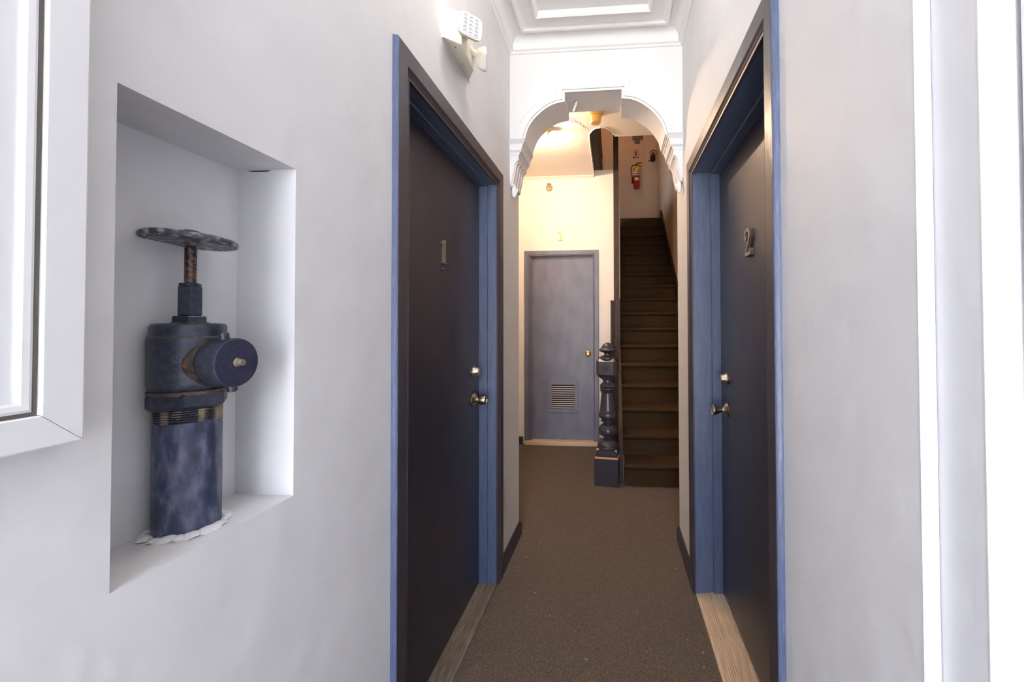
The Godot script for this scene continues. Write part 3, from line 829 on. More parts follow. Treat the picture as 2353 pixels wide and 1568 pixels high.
func build_side_doors() -> void:
	for s: float in [-1.0, 1.0]:
		var w := WL if s < 0 else WR
		var d0: float = 1.14 if s < 0 else 1.066     # opening inside the jambs
		var d1 := 2.04
		var top: float = 2.052 if s < 0 else 2.078
		var face: float = -0.69 if s < 0 else 0.521   # door slab face
		var left := s < 0
		var root := thing("door_1" if left else "door_2", "dark navy door with a metal number %s, nickel knob and deadbolt" % ("1 on the left wall" if left else "2 on the right wall"), "door", H(w, 0, (d0 + d1) / 2), "structure")
		var b := MB.new()
		# casing: reeded inner edge, flat face, thick back edge
		var prof := PackedVector2Array([Vector2(-0.006, -0.004), Vector2(-0.006, 0.007), Vector2(0.0, 0.009), Vector2(0.003, 0.006), Vector2(0.006, 0.0095), Vector2(0.011, 0.012), Vector2(0.0135, 0.009), Vector2(0.017, 0.0135), Vector2(0.021, 0.016), Vector2(0.066, 0.0175), Vector2(0.0706, 0.0170), Vector2(0.0706, -0.004)])
		b.sweep([H(w, 0.0, d0 - 0.005), H(w, top + 0.004, d0 - 0.005), H(w, top + 0.004, d1 + 0.008), H(w, 0.0, d1 + 0.008)], prof, Vector3(-s, 0, 0), false, -s)
		put("door_casing", b, M.casing, root, 28)
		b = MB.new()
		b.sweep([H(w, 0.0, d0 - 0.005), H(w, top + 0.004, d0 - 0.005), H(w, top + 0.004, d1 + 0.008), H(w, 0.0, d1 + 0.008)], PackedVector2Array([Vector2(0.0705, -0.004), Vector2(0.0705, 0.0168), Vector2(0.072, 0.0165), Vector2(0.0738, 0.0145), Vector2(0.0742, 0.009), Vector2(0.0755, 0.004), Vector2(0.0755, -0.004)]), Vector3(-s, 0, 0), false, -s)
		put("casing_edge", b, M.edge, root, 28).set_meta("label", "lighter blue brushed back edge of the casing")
		# jamb lining and stop
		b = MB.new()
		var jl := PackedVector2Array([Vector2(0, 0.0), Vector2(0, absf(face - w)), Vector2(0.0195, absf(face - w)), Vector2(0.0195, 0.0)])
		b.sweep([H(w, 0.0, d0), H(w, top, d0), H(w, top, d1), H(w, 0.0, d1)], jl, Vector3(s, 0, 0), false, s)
		put("door_jamb", b, M.navy, root)  # bluer than the leaf to stand in for daylight on the jamb
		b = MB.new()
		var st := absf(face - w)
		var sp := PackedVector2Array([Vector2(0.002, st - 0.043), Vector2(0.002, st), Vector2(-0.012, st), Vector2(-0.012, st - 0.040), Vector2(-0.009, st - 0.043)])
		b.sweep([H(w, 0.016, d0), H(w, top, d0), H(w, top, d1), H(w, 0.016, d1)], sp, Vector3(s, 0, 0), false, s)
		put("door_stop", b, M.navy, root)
		b = MB.new()
		b.bx(minf(face, face + s * 0.045), maxf(face, face + s * 0.045), 0.018, top + 0.018, d0 - 0.018, d1 + 0.018)
		put("door_leaf", b, M.slab, root)
		if left: knob_set(root, face, 1.944, s, 1.098, 0.960, false)
		else: knob_set(root, face, 1.925, s, 1.074, 0.929, true)
		# number
		b = MB.new()
		if left:
			var xf := facing(H(face, 1.576, 1.585), Vector3(-s, 0, 0))
			b.extrude(digit_one(0.096), 0, 0.009, xf)
			put("number_one", b, M.bronze, root)
			b = MB.new()
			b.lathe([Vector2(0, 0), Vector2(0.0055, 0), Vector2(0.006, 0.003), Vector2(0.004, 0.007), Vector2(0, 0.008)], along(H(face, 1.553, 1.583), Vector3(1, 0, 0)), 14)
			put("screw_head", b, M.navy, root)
		else:
			digit_two(b, 0.104, 0.014, facing(H(face, 1.588, 1.583), Vector3(-s, 0, 0)))
			put("number_two", b, M.bronze, root)
		# saddle underfoot
		var th := thing("threshold", "worn grey-brown grooved wooden threshold under the door numbered 1" if left else "tan grooved wooden threshold under the door numbered 2", "threshold", H(w + s * 0.04, 0, (d0 + d1) / 2), "structure")
		b = MB.new()
		var tp := PackedVector2Array([Vector2(0.0, -0.005), Vector2(0.0, 0.006), Vector2(0.006, 0.0085)])
		var nn := 6
		for k in nn:
			var u := 0.009 + 0.0066 * k
			var y := 0.009 + 0.0012 * k
			tp.append(Vector2(u, y)); tp.append(Vector2(u + 0.0006, y - 0.0035)); tp.append(Vector2(u + 0.0020, y - 0.0035)); tp.append(Vector2(u + 0.0026, y))
		tp.append(Vector2(0.05, 0.0165)); tp.append(Vector2(0.088, 0.018))
		tp.append(Vector2(0.088, -0.005))
		if not left:
			for k in tp.size(): tp[k] = Vector2(tp[k].x * 1.40, tp[k].y)
		b.sweep([H(w, 0, d0 - 0.0), H(w, 0, d1 + 0.0)], tp, Vector3.UP, false, 1.0 if left else -1.0)
		put("saddle", b, M.oldwood if left else M.newwood, th, 30)

func build_end_door() -> void:
	var root := thing("door_3", "slate blue door with a louvred vent and brass knob at the hall end", "door", H(-0.57, 0, BACK), "structure")
	var b := MB.new()
	b.sweep([H(-0.94, 0.0, BACK), H(-0.94, 2.09, BACK), H(-0.222, 2.09, BACK), H(-0.222, 0.0, BACK)], PackedVector2Array([Vector2(-0.006, -0.004), Vector2(-0.006, 0.012), Vector2(0.0, 0.018), Vector2(0.006, 0.014), Vector2(0.012, 0.02), Vector2(0.05, 0.022), Vector2(0.054, 0.018), Vector2(0.054, -0.004)]), Vector3(0, 0, 1), false, 1.0)
	put("door_casing", b, M.enddoor, root, 28)
	b = MB.new()
	b.sweep([H(-0.922, 0.045, BACK), H(-0.922, 2.088, BACK), H(-0.228, 2.088, BACK), H(-0.228, 0.045, BACK)], PackedVector2Array([Vector2(0, 0.004), Vector2(0, -0.05), Vector2(0.022, -0.05), Vector2(0.022, -0.004)]), Vector3(0, 0, 1), false, 1.0)
	put("door_jamb", b, M.enddoor, root)
	b = MB.new()
	b.sweep([H(-0.922, 0.045, BACK + 0.012), H(-0.922, 2.088, BACK + 0.012), H(-0.228, 2.088, BACK + 0.012), H(-0.228, 0.045, BACK + 0.012)], PackedVector2Array([Vector2(-0.010, 0.0), Vector2(-0.010, -0.018), Vector2(0.004, -0.018), Vector2(0.004, 0.0)]), Vector3(0, 0, 1), false, 1.0)
	put("door_stop", b, M.enddoor, root)
	var fz := BACK + 0.03
	b = MB.new()
	b.slab(H(-0.94, 0.048, fz), Vector3.RIGHT, Vector3.UP, Vector3(0, 0, 1), 0.73, 2.055, 0.04, [[0.94 - 0.702, 0.94 - 0.435, 0.38 - 0.048, 0.657 - 0.048, 0.034]])
	put("door_leaf", b, M.enddoor, root)
	# vent
	b = MB.new()
	b.sweep([H(-0.70, 0.382, fz), H(-0.70, 0.655, fz), H(-0.437, 0.655, fz), H(-0.437, 0.382, fz)], PackedVector2Array([Vector2(-0.002, -0.003), Vector2(-0.002, 0.006), Vector2(0.002, 0.010), Vector2(0.033, 0.009), Vector2(0.037, 0.005), Vector2(0.037, -0.003)]), Vector3(0, 0, 1), true, 1.0)
	var vent := put("vent_frame", b, M.enddoor, root, 28)
	b = MB.new()
	b.bx(-0.701, -0.436, 0.381, 0.656, fz + 0.024, fz + 0.033)
	put("vent_dark_sheet", b, M.black, vent)  # black sheet standing in for the dark inside of the vent
	for q: Vector2 in [Vector2(-0.73, 0.682), Vector2(-0.41, 0.682), Vector2(-0.73, 0.35), Vector2(-0.41, 0.35)]:
		b = MB.new()
		b.lathe([Vector2(0, 0), Vector2(0.005, 0), Vector2(0.004, 0.002), Vector2(0, 0.0025)], along(H(q.x + signf(-0.57 - q.x) * 0.004, q.y, fz - 0.008), Vector3(0, 0, 1)), 10)
		put("screw_head", b, M.black, vent)
	for k in 11:
		var y := 0.402 + 0.0236 * k
		b = MB.new()
		b.hexa([H(-0.7005, y, fz - 0.002), H(-0.4365, y, fz - 0.002), H(-0.4365, y - 0.003, fz + 0.010), H(-0.7005, y - 0.003, fz + 0.010),
			H(-0.7005, y - 0.0078, fz - 0.002), H(-0.4365, y - 0.0078, fz - 0.002), H(-0.4365, y - 0.006, fz + 0.010), H(-0.7005, y - 0.006, fz + 0.010)])
		put("slat", b, M.slat, vent)
	# knob
	b = MB.new()
	b.lathe([Vector2(0, 0), Vector2(0.032, 0), Vector2(0.033, 0.004), Vector2(0.028, 0.009), Vector2(0.012, 0.013), Vector2(0.011, 0.030), Vector2(0.020, 0.034), Vector2(0.026, 0.044), Vector2(0.026, 0.054), Vector2(0.020, 0.062), Vector2(0.010, 0.064), Vector2(0.009, 0.061), Vector2(0, 0.061)], along(H(-0.288, 0.999, fz), Vector3(0, 0, 1)), 28)
	put("knob", b, M.brass, root)
	b = MB.new()
	b.bx(-0.985, -0.18, 0.0, 0.046, BACK - 0.05, BACK + 0.09, 0.004)
	tag(put("threshold", b, M.newwood), "low tan timber sill under the louvred door", "threshold", "structure")

func build_stairs() -> void:
	var rise := 0.18390
	var go := 0.22226
	var z0 := 3.330
	var x0 := 0.072
	var x1 := 0.82
	var root := thing("staircase", "straight flight of stairs in dark brown carpet rising to the landing", "staircase", H(0.44, 0, z0), "structure")
	for i in range(1, 18):
		var y := rise * i
		var d := z0 + go * (i - 1)
		var p := PackedVector2Array()
		# (depth, height): riser, rounded carpeted nosing, tread
		p.append(Vector2(d + 0.022, y - rise - 0.002))
		p.append(Vector2(d + 0.022, y - 0.052))
		p.append(Vector2(d + 0.014, y - 0.044))
		for k in 9:
			var a := deg_to_rad(-70 - 200.0 * k / 8.0)
			p.append(Vector2(d + 0.020, y - 0.0215) + Vector2(cos(a), sin(a)) * Vector2(0.024, 0.0215))
		var back := d + go + 0.04 if i < 17 else d + 0.16
		p.append(Vector2(back, y))
		p.append(Vector2(back, y - rise - 0.002))
		var b := MB.new()
		# local x = depth, local y = height, local z = hall x
		var xf := Transform3D(Basis(Vector3(0, 0, -1), Vector3.UP, Vector3.RIGHT), Vector3.ZERO)
		b.extrude(p, x0 + (0.012 if i == 1 else 0.0), x1, xf)
		put("step", b, M.shaded_stair_carpet, root, 40)
	# wall string on the right, moulded top, with a raised end at the head
	b_string(root, z0, rise, go)

func b_string(root: Node3D, z0: float, rise: float, go: float) -> void:
	var sl := rise / go
	var yl := func(d: float, off: float) -> float: return (d - z0) * sl + rise + off
	var b := MB.new()
	var dt := 6.90
	# the photo shows the top of the skirt about 0.17 m above the pitch line
	var poly := PackedVector2Array([Vector2(z0 + 0.05, 0.0), Vector2(z0 - 0.03, 0.0), Vector2(z0 - 0.03, 0.28), Vector2(z0 + 0.02, yl.call(z0 + 0.02, 0.07)), Vector2(dt - 0.16, yl.call(dt - 0.16, 0.07)), Vector2(dt + 0.02, yl.call(dt + 0.02, 0.10)), Vector2(dt + 0.16, UP + 0.16), Vector2(dt + 0.16, UP + 0.02), Vector2(dt + 0.1, UP - 0.25)])
	b.extrude(poly, 0.795, 0.82, Transform3D(Basis(Vector3(0, 0, -1), Vector3.UP, Vector3.RIGHT), Vector3.ZERO))
	put("wall_string", b, M.darkwood, root)
	b = MB.new()
	var a := H(0.80, yl.call(z0 + 0.02, 0.07), z0 + 0.02)
	var c := H(0.80, yl.call(dt - 0.16, 0.07), dt - 0.16)
	b.tube([a, c], 0.012, 10)
	put("string_moulding", b, M.darkwood, root)
	# open string on the left between newel and wall corner
	b = MB.new()
	var p2 := PackedVector2Array([Vector2(z0 + 0.10, 0.0), Vector2(z0 + 0.10, yl.call(z0 + 0.10, 0.03)), Vector2(BACK - 0.06, yl.call(BACK - 0.06, 0.03)), Vector2(BACK - 0.06, 0.0)])
	b.extrude(p2, 0.040, 0.071, Transform3D(Basis(Vector3(0, 0, -1), Vector3.UP, Vector3.RIGHT), Vector3.ZERO))
	put("outer_string", b, M.brown, root)

func build_upper_floor() -> void:
	# corner post that runs up past the ceiling cut, and the pilaster at its foot
	var b := MB.new()
	var root := thing("corner_post", "tall dark brown wooden corner post at the left edge of the stairs", "post", H(0.03, 0, BACK), "structure")
	b.bx(0.0, 0.055, 1.55, 4.9, BACK - 0.05, BACK + 0.06, 0.004)
	put("upper_post", b, M.brown, root)
	b = MB.new()
	b.bx(-0.037, 0.003, 0.0, 1.57, BACK - 0.075, BACK - 0.0005, 0.003)
	b.bx(0.003, 0.068, 0.0, 1.60, BACK - 0.09, BACK + 0.06, 0.004)
	b.bx(-0.039, 0.004, 1.57, 1.582, BACK - 0.078, BACK - 0.0005, 0.003)
	put("pilaster", b, M.brown, root)
	b = MB.new()
	b.lathe([Vector2(0.006, 0.0), Vector2(0.006, 1.56)], Transform3D(Basis.IDENTITY, H(-0.015, 0.002, BACK - 0.075)), 10)
	put("bead", b, M.brown, root)
	# side wall of the staircase beyond the corner
	b = MB.new()
	b.bx(-0.02, 0.071, 0.0, LOW, BACK + 0.1, 7.0)
	tag(put("wall_stair_left", b, M.upper), "closed wall on the left of the upper stairs, behind the corner post", "wall", "structure")
	b = MB.new()
	b.slab(H(0.82, 0, 2.34), Vector3(0, 0, -1), Vector3.UP, Vector3.LEFT, 7.75 - 2.34, 5.7, 0.18, [])
	tag(put("wall_stair_right", b, M.upper), "tan side wall on the right of the carpeted stairs", "wall", "structure")
	b = MB.new()
	b.bx(-1.27, 0.82, UP - 0.2, 5.7, 7.63, 7.75)
	tag(put("wall_landing", b, M.upper), "tan landing wall that carries the fire extinguisher", "wall", "structure")
	b = MB.new()
	b.bx(0.556, 0.572, UP, 5.5, 7.622, 7.631, 0.003)
	tag(put("trim_5", b, M.upper), "thin upright batten on the landing wall right of the extinguisher", "trim", "structure")
	b = MB.new()
	b.bx(-1.27, 1.0, 5.55, 5.7, 2.34, 7.75)
	tag(put("ceiling_upper", b, M.ceil), "ceiling over the upper landing", "ceiling", "structure")
	b = MB.new()
	b.bx(-1.27, -1.12, LOW, 5.55, 2.34, 7.63)
	tag(put("wall_upper_left", b, M.upper), "left wall of the upper hallway", "wall", "structure")
	b = MB.new()
	b.bx(-1.12, 0.82, 3.12, 5.55, 2.36, 2.54)
	tag(put("wall_upper_street", b, M.upper), "street side wall of the upper hallway", "wall", "structure")
	b = MB.new()
	b.bx(-0.02, 0.82, UP - 0.15, UP, 7.02, 7.63)
	b.bx(-1.12, -0.02, UP - 0.15, UP, 6.9, 7.63)
	b.bx(-1.12, -0.21, UP - 0.15, UP, BACK + 0.1, 6.9)
	tag(put("floor_landing", b, M.carpet), "carpeted upper landing floor at the head of the stairs", "floor", "structure")
	# dark timber fascia and parapet along the stair well
	var par := thing("parapet", "dark stained timber parapet seen through the rounded ceiling cut", "parapet", H(-0.22, UP, 5.0), "structure")
	b = MB.new()
	b.bx(-0.255, -0.212, LOW + 0.001, 4.46, 3.54, 7.62)
	put("boarding", b, M.darkwood, par)
	for k in 5:
		b = MB.new()
		var y := LOW + 0.05 + 0.29 * k
		b.bx(-0.212, -0.205, y, y + 0.09, 3.56, 7.62, 0.003)
		put("rail_moulding", b, M.darkwood, par)
	b = MB.new()
	b.bx(-0.27, -0.2, 4.46, 4.5, 3.54, 7.62, 0.012)
	put("hand_rail", b, M.darkwood, par)
	# ceiling lamp upstairs
	var lp := thing("landing_lamp", "round glass ceiling lamp lighting the upper landing", "lamp", H(-0.25, 5.55, 6.1))
	b = MB.new()
	b.lathe([Vector2(0, 0), Vector2(0.08, 0), Vector2(0.085, -0.015), Vector2(0.06, -0.03), Vector2(0, -0.03)], Transform3D(Basis.IDENTITY, H(-0.25, 5.55, 6.1)), 24)
	put("ceiling_rose", b, M.brass, lp)
	b = MB.new()
	b.lathe([Vector2(0, -0.15), Vector2(0.03, -0.145), Vector2(0.055, -0.12), Vector2(0.062, -0.09), Vector2(0.055, -0.06), Vector2(0.035, -0.03), Vector2(0, -0.03)], Transform3D(Basis.IDENTITY, H(-0.25, 5.55, 6.1)), 24)
	var glow := paint(Color(1, 0.9, 0.75), 0.5)
	glow.emission_enabled = true; glow.emission = Color(1.0, 0.74, 0.45); glow.emission_energy_multiplier = 3.0
	put("globe_bulb", b, glow, lp)
	lamp(lp, H(-0.25, 5.46, 6.1), 0.58, Color(1.0, 0.67, 0.37), 0.03)

func build_newel() -> void:
	var at := H(-0.055, 0, 3.425)
	var root := thing("newel_post", "turned dark newel post with a carved diamond at the stair foot", "newel post", at)
	var turn := Transform3D(Basis(Vector3.UP, -0.16), at)
	var yc := func(c: float) -> float: return 1.2372 - 0.000843 * c
	var k := 0.000842
	var finial := []
	for q: Vector2 in [Vector2(236, 0), Vector2(236, 98), Vector2(228, 97), Vector2(220, 84), Vector2(215, 70), Vector2(212, 60), Vector2(206, 50), Vector2(203, 38), Vector2(192, 34), Vector2(182, 37), Vector2(177, 50), Vector2(172, 58), Vector2(166, 78), Vector2(158, 86), Vector2(149, 88), Vector2(140, 84), Vector2(130, 68), Vector2(126, 60), Vector2(116, 58), Vector2(104, 50), Vector2(92, 37), Vector2(82, 22), Vector2(76, 8), Vector2(75, 0)]:
		finial.append(Vector2(q.y * k, yc.call(q.x)))
	var b := MB.new()
	b.lathe(finial, turn, 40)
	put("finial", b, M.newel, root, 40)
	# carved block
	b = MB.new()
	b.bx(-0.086, 0.086, yc.call(418), yc.call(233), -0.086, 0.086, 0.024, turn)
	var block := put("carved_block", b, M.newel, root, 15)
	for face in 4:
		var f := Transform3D(turn.basis * Basis(Vector3.UP, face * PI / 2), turn * Vector3(0, (yc.call(325) as float), 0)) * Transform3D(Basis.IDENTITY, Vector3(0, 0, 0.086))
		b = MB.new()
		var q := 0.042
		var ring := [f * Vector3(0, q, 0), f * Vector3(q, 0, 0), f * Vector3(0, -q, 0), f * Vector3(-q, 0, 0)]
		b.sweep(ring, PackedVector2Array([Vector2(-0.003, -0.002), Vector2(-0.0005, 0.0035), Vector2(0.0025, 0.0035), Vector2(0.004, -0.002)]), (f.basis.z).normalized(), true, 1.0)
		for p in 6:
			var a := PI / 2 + TAU * p / 6
			var c := f * Vector3(cos(a) * 0.015, sin(a) * 0.015, 0.0005)
			b.lathe([Vector2(0, -0.0075), Vector2(0.004, -0.005), Vector2(0.0055, 0.0), Vector2(0.004, 0.005), Vector2(0, 0.0075)], Transform3D(f.basis * Basis(Vector3(0, 0, 1), a - PI / 2), c) * Transform3D(Basis.from_scale(Vector3(1, 1.5, 0.8)), Vector3.ZERO), 10)
		b.lathe([Vector2(0, -0.005), Vector2(0.005, 0.0), Vector2(0.004, 0.004), Vector2(0, 0.006)], Transform3D(f.basis * Basis(Vector3.RIGHT, PI / 2), f * Vector3.ZERO), 10)
		put("carved_flower", b, M.newel, block, 40)
	# turned shaft
	var sh := []
	for q: Vector2 in [Vector2(1122, 0), Vector2(1122, 104), Vector2(1110, 108), Vector2(1102, 104), Vector2(1098, 100), Vector2(1090, 103), Vector2(1078, 100), Vector2(1066, 88), Vector2(1058, 80), Vector2(1052, 76), Vector2(1044, 66), Vector2(1036, 58), Vector2(1030, 50), Vector2(1022, 42), Vector2(1012, 42), Vector2(1006, 56), Vector2(998, 72), Vector2(984, 88), Vector2(968, 95), Vector2(961, 96), Vector2(958, 93), Vector2(953, 93), Vector2(950, 96), Vector2(935, 95), Vector2(915, 86), Vector2(900, 73), Vector2(890, 62), Vector2(884, 48), Vector2(872, 48), Vector2(866, 60), Vector2(858, 72), Vector2(848, 72), Vector2(842, 64), Vector2(832, 68), Vector2(824, 82), Vector2(812, 93), Vector2(798, 96), Vector2(784, 93), Vector2(772, 88), Vector2(770, 84), Vector2(764, 87), Vector2(759, 83), Vector2(756, 80), Vector2(752, 84), Vector2(747, 80), Vector2(740, 79), Vector2(700, 76), Vector2(640, 70), Vector2(590, 64), Vector2(576, 62), Vector2(571, 70), Vector2(562, 75), Vector2(556, 70), Vector2(552, 76), Vector2(540, 82), Vector2(528, 78), Vector2(524, 70), Vector2(520, 76), Vector2(510, 81), Vector2(498, 76), Vector2(484, 62), Vector2(476, 55), Vector2(466, 50), Vector2(452, 50), Vector2(446, 60), Vector2(440, 60), Vector2(436, 74), Vector2(426, 84), Vector2(414, 86), Vector2(414, 0)]:
		sh.append(Vector2(q.y * k, yc.call(q.x)))
	b = MB.new()
	b.lathe(sh, turn, 40)
	put("turned_shaft", b, M.newel, root, 40)
	# square foot in two stages with a worn ledge
	b = MB.new()
	b.bx(-0.087, 0.087, 0.235, yc.call(1150), -0.087, 0.087, 0.006, turn)
	# rounded lamb's-tongue shoulders
	var tongue := PackedVector2Array([Vector2(-0.087, 0.25), Vector2(0.087, 0.25), Vector2(0.084, 0.268), Vector2(0.072, 0.285), Vector2(0.055, 0.295), Vector2(-0.055, 0.295), Vector2(-0.072, 0.285), Vector2(-0.084, 0.268)])
	b.extrude(tongue, -0.0865, 0.0865, turn)
	b.extrude(tongue, -0.0865, 0.0865, turn * Transform3D(Basis(Vector3.UP, PI / 2), Vector3.ZERO))
	put("upper_foot", b, M.newel, root, 25)
	b = MB.new()
	b.bx(-0.099, 0.099, 0.0, 0.224, -0.099, 0.099, 0.003, turn)
	put("foot_block", b, M.newel, root, 15)
	b = MB.new()
	b.hexa([turn * Vector3(-0.098, 0.224, 0.098), turn * Vector3(0.098, 0.224, 0.098), turn * Vector3(0.098, 0.224, -0.098), turn * Vector3(-0.098, 0.224, -0.098),
		turn * Vector3(-0.088, 0.236, 0.088), turn * Vector3(0.088, 0.236, 0.088), turn * Vector3(0.088, 0.236, -0.088), turn * Vector3(-0.088, 0.236, -0.088)])
	var ledge := put("worn_ledge", b, M.worn, root)
	ledge.set_meta("label", "worn bare timber edge")

func hexprism(b: MB, at: Vector3, r: float, h: float, turn: float, ch := 0.002) -> void:
	b.lathe([Vector2(0, 0), Vector2(r - ch, 0), Vector2(r, ch), Vector2(r, h - ch), Vector2(r - ch, h), Vector2(0, h)], Transform3D(Basis(Vector3.UP, turn), at), 6)

func build_valve() -> void:
	var ax := -0.6825
	var dz := 0.603
	var base := H(ax, 1.008, dz)
	var root := thing("standpipe_valve", "navy cast iron standpipe valve with handwheel standing in the wall niche", "valve", base)
	var Y := func(y: float) -> Vector3: return H(ax, y, dz)
	var R := 0.0412
	var b := MB.new()
	b.lathe([Vector2(0, 1.008), Vector2(R, 1.008), Vector2(R, 1.178), Vector2(R - 0.001, 1.180), Vector2(0, 1.180)], Transform3D(Basis.IDENTITY, H(ax, 0, dz)), 48)
	put("riser_pipe", b, M.pipe, root)
	# threads
	b = MB.new()
	var tp := [Vector2(0, 1.178)]
	for k in 6:
		var y := 1.178 + 0.0036 * k
		tp.append(Vector2(R - 0.0018, y)); tp.append(Vector2(R + 0.0003, y + 0.0014)); tp.append(Vector2(R + 0.0003, y + 0.0024)); tp.append(Vector2(R - 0.0018, y + 0.0036))
	tp.append(Vector2(0, 1.1996))
	b.lathe(tp, Transform3D(Basis.IDENTITY, H(ax, 0, dz)), 48)
	put("pipe_thread", b, M.thread, root, 30)
	# hexagon collar
	b = MB.new()
	b.lathe([Vector2(0, 1.198), Vector2(0.043, 1.198), Vector2(0.0515, 1.205), Vector2(0.0515, 1.222), Vector2(0.047, 1.227), Vector2(0, 1.227)], Transform3D(Basis(Vector3.UP, 0.20), H(ax, 0, dz)), 6)
	put("hexagon_collar", b, M.iron, root)
	b = MB.new()
	b.lathe([Vector2(0.044, 1.2215), Vector2(0.0485, 1.2225), Vector2(0.0485, 1.2275), Vector2(0.044, 1.2285)], Transform3D(Basis.IDENTITY, H(ax, 0, dz)), 40)
	put("rust_ring", b, M.rust, root)
	# body and bonnet
	b = MB.new()
	b.lathe([Vector2(0, 1.225), Vector2(0.042, 1.225), Vector2(0.0465, 1.231), Vector2(0.0485, 1.240), Vector2(0.0490, 1.306), Vector2(0.0480, 1.311), Vector2(0, 1.311)], Transform3D(Basis.IDENTITY, H(ax, 0, dz)), 56)
	put("valve_body", b, M.iron, root)
	b = MB.new()
	b.lathe([Vector2(0, 1.3105), Vector2(0.0465, 1.3105), Vector2(0.0465, 1.3135), Vector2(0.0455, 1.3140), Vector2(0.0458, 1.327), Vector2(0.0445, 1.331), Vector2(0.041, 1.333), Vector2(0, 1.3345)], Transform3D(Basis.IDENTITY, H(ax, 0, dz)), 56)
	put("bonnet", b, M.iron, root)
	b = MB.new()
	b.lathe([Vector2(0.0455, 1.3095), Vector2(0.0488, 1.3105), Vector2(0.0470, 1.3125), Vector2(0.0455, 1.3125)], Transform3D(Basis.IDENTITY, H(ax, 0, dz)), 40)
	put("rust_ring", b, M.rust, root)
	b = MB.new()
	hexprism(b, Y.call(1.333), 0.0225, 0.012, 0.25)
	put("bonnet_nut", b, M.iron, root)
	b = MB.new()
	b.lathe([Vector2(0.016, 1.3325), Vector2(0.0245, 1.3335), Vector2(0.021, 1.3355), Vector2(0.016, 1.3355)], Transform3D(Basis.IDENTITY, H(ax, 0, dz)), 24)
	put("rust_ring", b, M.rust, root)
	b = MB.new()
	hexprism(b, Y.call(1.345), 0.0163, 0.0475, 0.32, 0.0015)
	put("packing_nut", b, M.iron, root)
	b = MB.new()
	b.lathe([Vector2(0, 1.3925), Vector2(0.0128, 1.3925), Vector2(0.0138, 1.3940), Vector2(0.0138, 1.3965), Vector2(0.012, 1.398), Vector2(0, 1.398)], Transform3D(Basis.IDENTITY, H(ax, 0, dz)), 6)
	put("gland_ring", b, M.iron, root)
	b = MB.new()
	b.lathe([Vector2(0, 1.396), Vector2(0.0076, 1.396), Vector2(0.0076, 1.412), Vector2(0.0070, 1.413), Vector2(0.0076, 1.414), Vector2(0.0076, 1.455), Vector2(0.0066, 1.456), Vector2(0.0066, 1.458), Vector2(0.008, 1.459), Vector2(0.008, 1.463), Vector2(0, 1.463)], Transform3D(Basis.IDENTITY, H(ax, 0, dz)), 24)
	put("valve_stem", b, M.stem, root)
	# handwheel: bulged rim, five dished spokes and a hub, sitting a little off level
	var wf := Transform3D(Basis(Vector3(0, 0, 1), -0.03) * Basis(Vector3(1, 0, 0), -0.05), Y.call(1.4665))
	b = MB.new()
	var rim := []
	for k in 13:
		var a := TAU * k / 12
		rim.append(Vector2(0.0535 + 0.0062 * cos(a), 0.001 + 0.0058 * sin(a)))
	b.lathe(rim, wf, 56)
	var wheel := put("handwheel", b, M.wheel, root, 50)
	b = MB.new()
	b.lathe([Vector2(0, -0.008), Vector2(0.012, -0.008), Vector2(0.015, -0.004), Vector2(0.049, -0.0045), Vector2(0.049, 0.0005), Vector2(0.016, 0.004), Vector2(0.0125, 0.012), Vector2(0, 0.012)], wf, 40)
	put("wheel_web", b, M.wheel, wheel, 40)
	b = MB.new()
	b.lathe([Vector2(0, 0.011), Vector2(0.0098, 0.011), Vector2(0.0103, 0.0125), Vector2(0.0095, 0.0165), Vector2(0, 0.0175)], wf, 20)
	put("wheel_nut", b, M.iron, wheel)
	# hose outlet towards the corridor
	var oy := 1.2705
	var out := Vector3(1, 0, 0)
	var of := along(H(ax, oy, dz), out)
	b = MB.new()
	b.lathe([Vector2(0, 0.02), Vector2(0.0385, 0.02), Vector2(0.0385, 0.046), Vector2(0.0375, 0.0475), Vector2(0.034, 0.0475), Vector2(0, 0.0475)], of, 48)
	put("outlet_neck", b, M.rust, root)
	b = MB.new()
	b.lathe([Vector2(0, 0.046), Vector2(0.0345, 0.046), Vector2(0.0345, 0.0505), Vector2(0.0375, 0.0505), Vector2(0.0385, 0.052), Vector2(0.0388, 0.0805), Vector2(0.0380, 0.0825), Vector2(0.0365, 0.083)], of, 56)
	b.lathe([Vector2(0, 0.05), Vector2(0.0345, 0.05), Vector2(0.0345, 0.0505)], of, 12)
	var cap := put("outlet_cap", b, M.iron, root)
	b = MB.new()
	b.lathe([Vector2(0, 0.070), Vector2(0.0378, 0.070), Vector2(0.0378, 0.0826), Vector2(0.0370, 0.0832), Vector2(0, 0.0832)], of, 56)
	put("cap_face", b, M.face, cap)
	b = MB.new()
	b.lathe([Vector2(0, 0.083), Vector2(0.0075, 0.083), Vector2(0.0055, 0.0845), Vector2(0.0052, 0.092), Vector2(0.0046, 0.0935), Vector2(0, 0.0935)], along(H(ax, oy, dz - 0.0), out), 18)
	put("cap_stud", b, M.bronze, cap)
	for s: float in [-1.0, 1.0]:
		b = MB.new()
		var dir := Vector3(0, s * 0.985, s * 0.17)
		b.lathe([Vector2(0, 0.034), Vector2(0.0068, 0.034), Vector2(0.0068, 0.0465), Vector2(0.006, 0.048), Vector2(0, 0.0483)], along(H(ax + 0.067, oy, dz), dir), 16)
		put("cap_lug", b, M.iron, cap)
	# casting mark on the body
	b = MB.new()
	var arc := []
	for k in 9:
		var a := -2.62 + 0.035 * k
		var h := 1.262 + 0.014 * sin(PI * k / 8.0)
		arc.append(Vector3(ax + 0.0488 * cos(a + PI * 0.72), h, -dz + 0.0488 * sin(a + PI * 0.72)))
	b.tube(arc, 0.0012, 6)
	put("casting_mark", b, M.iron, root)
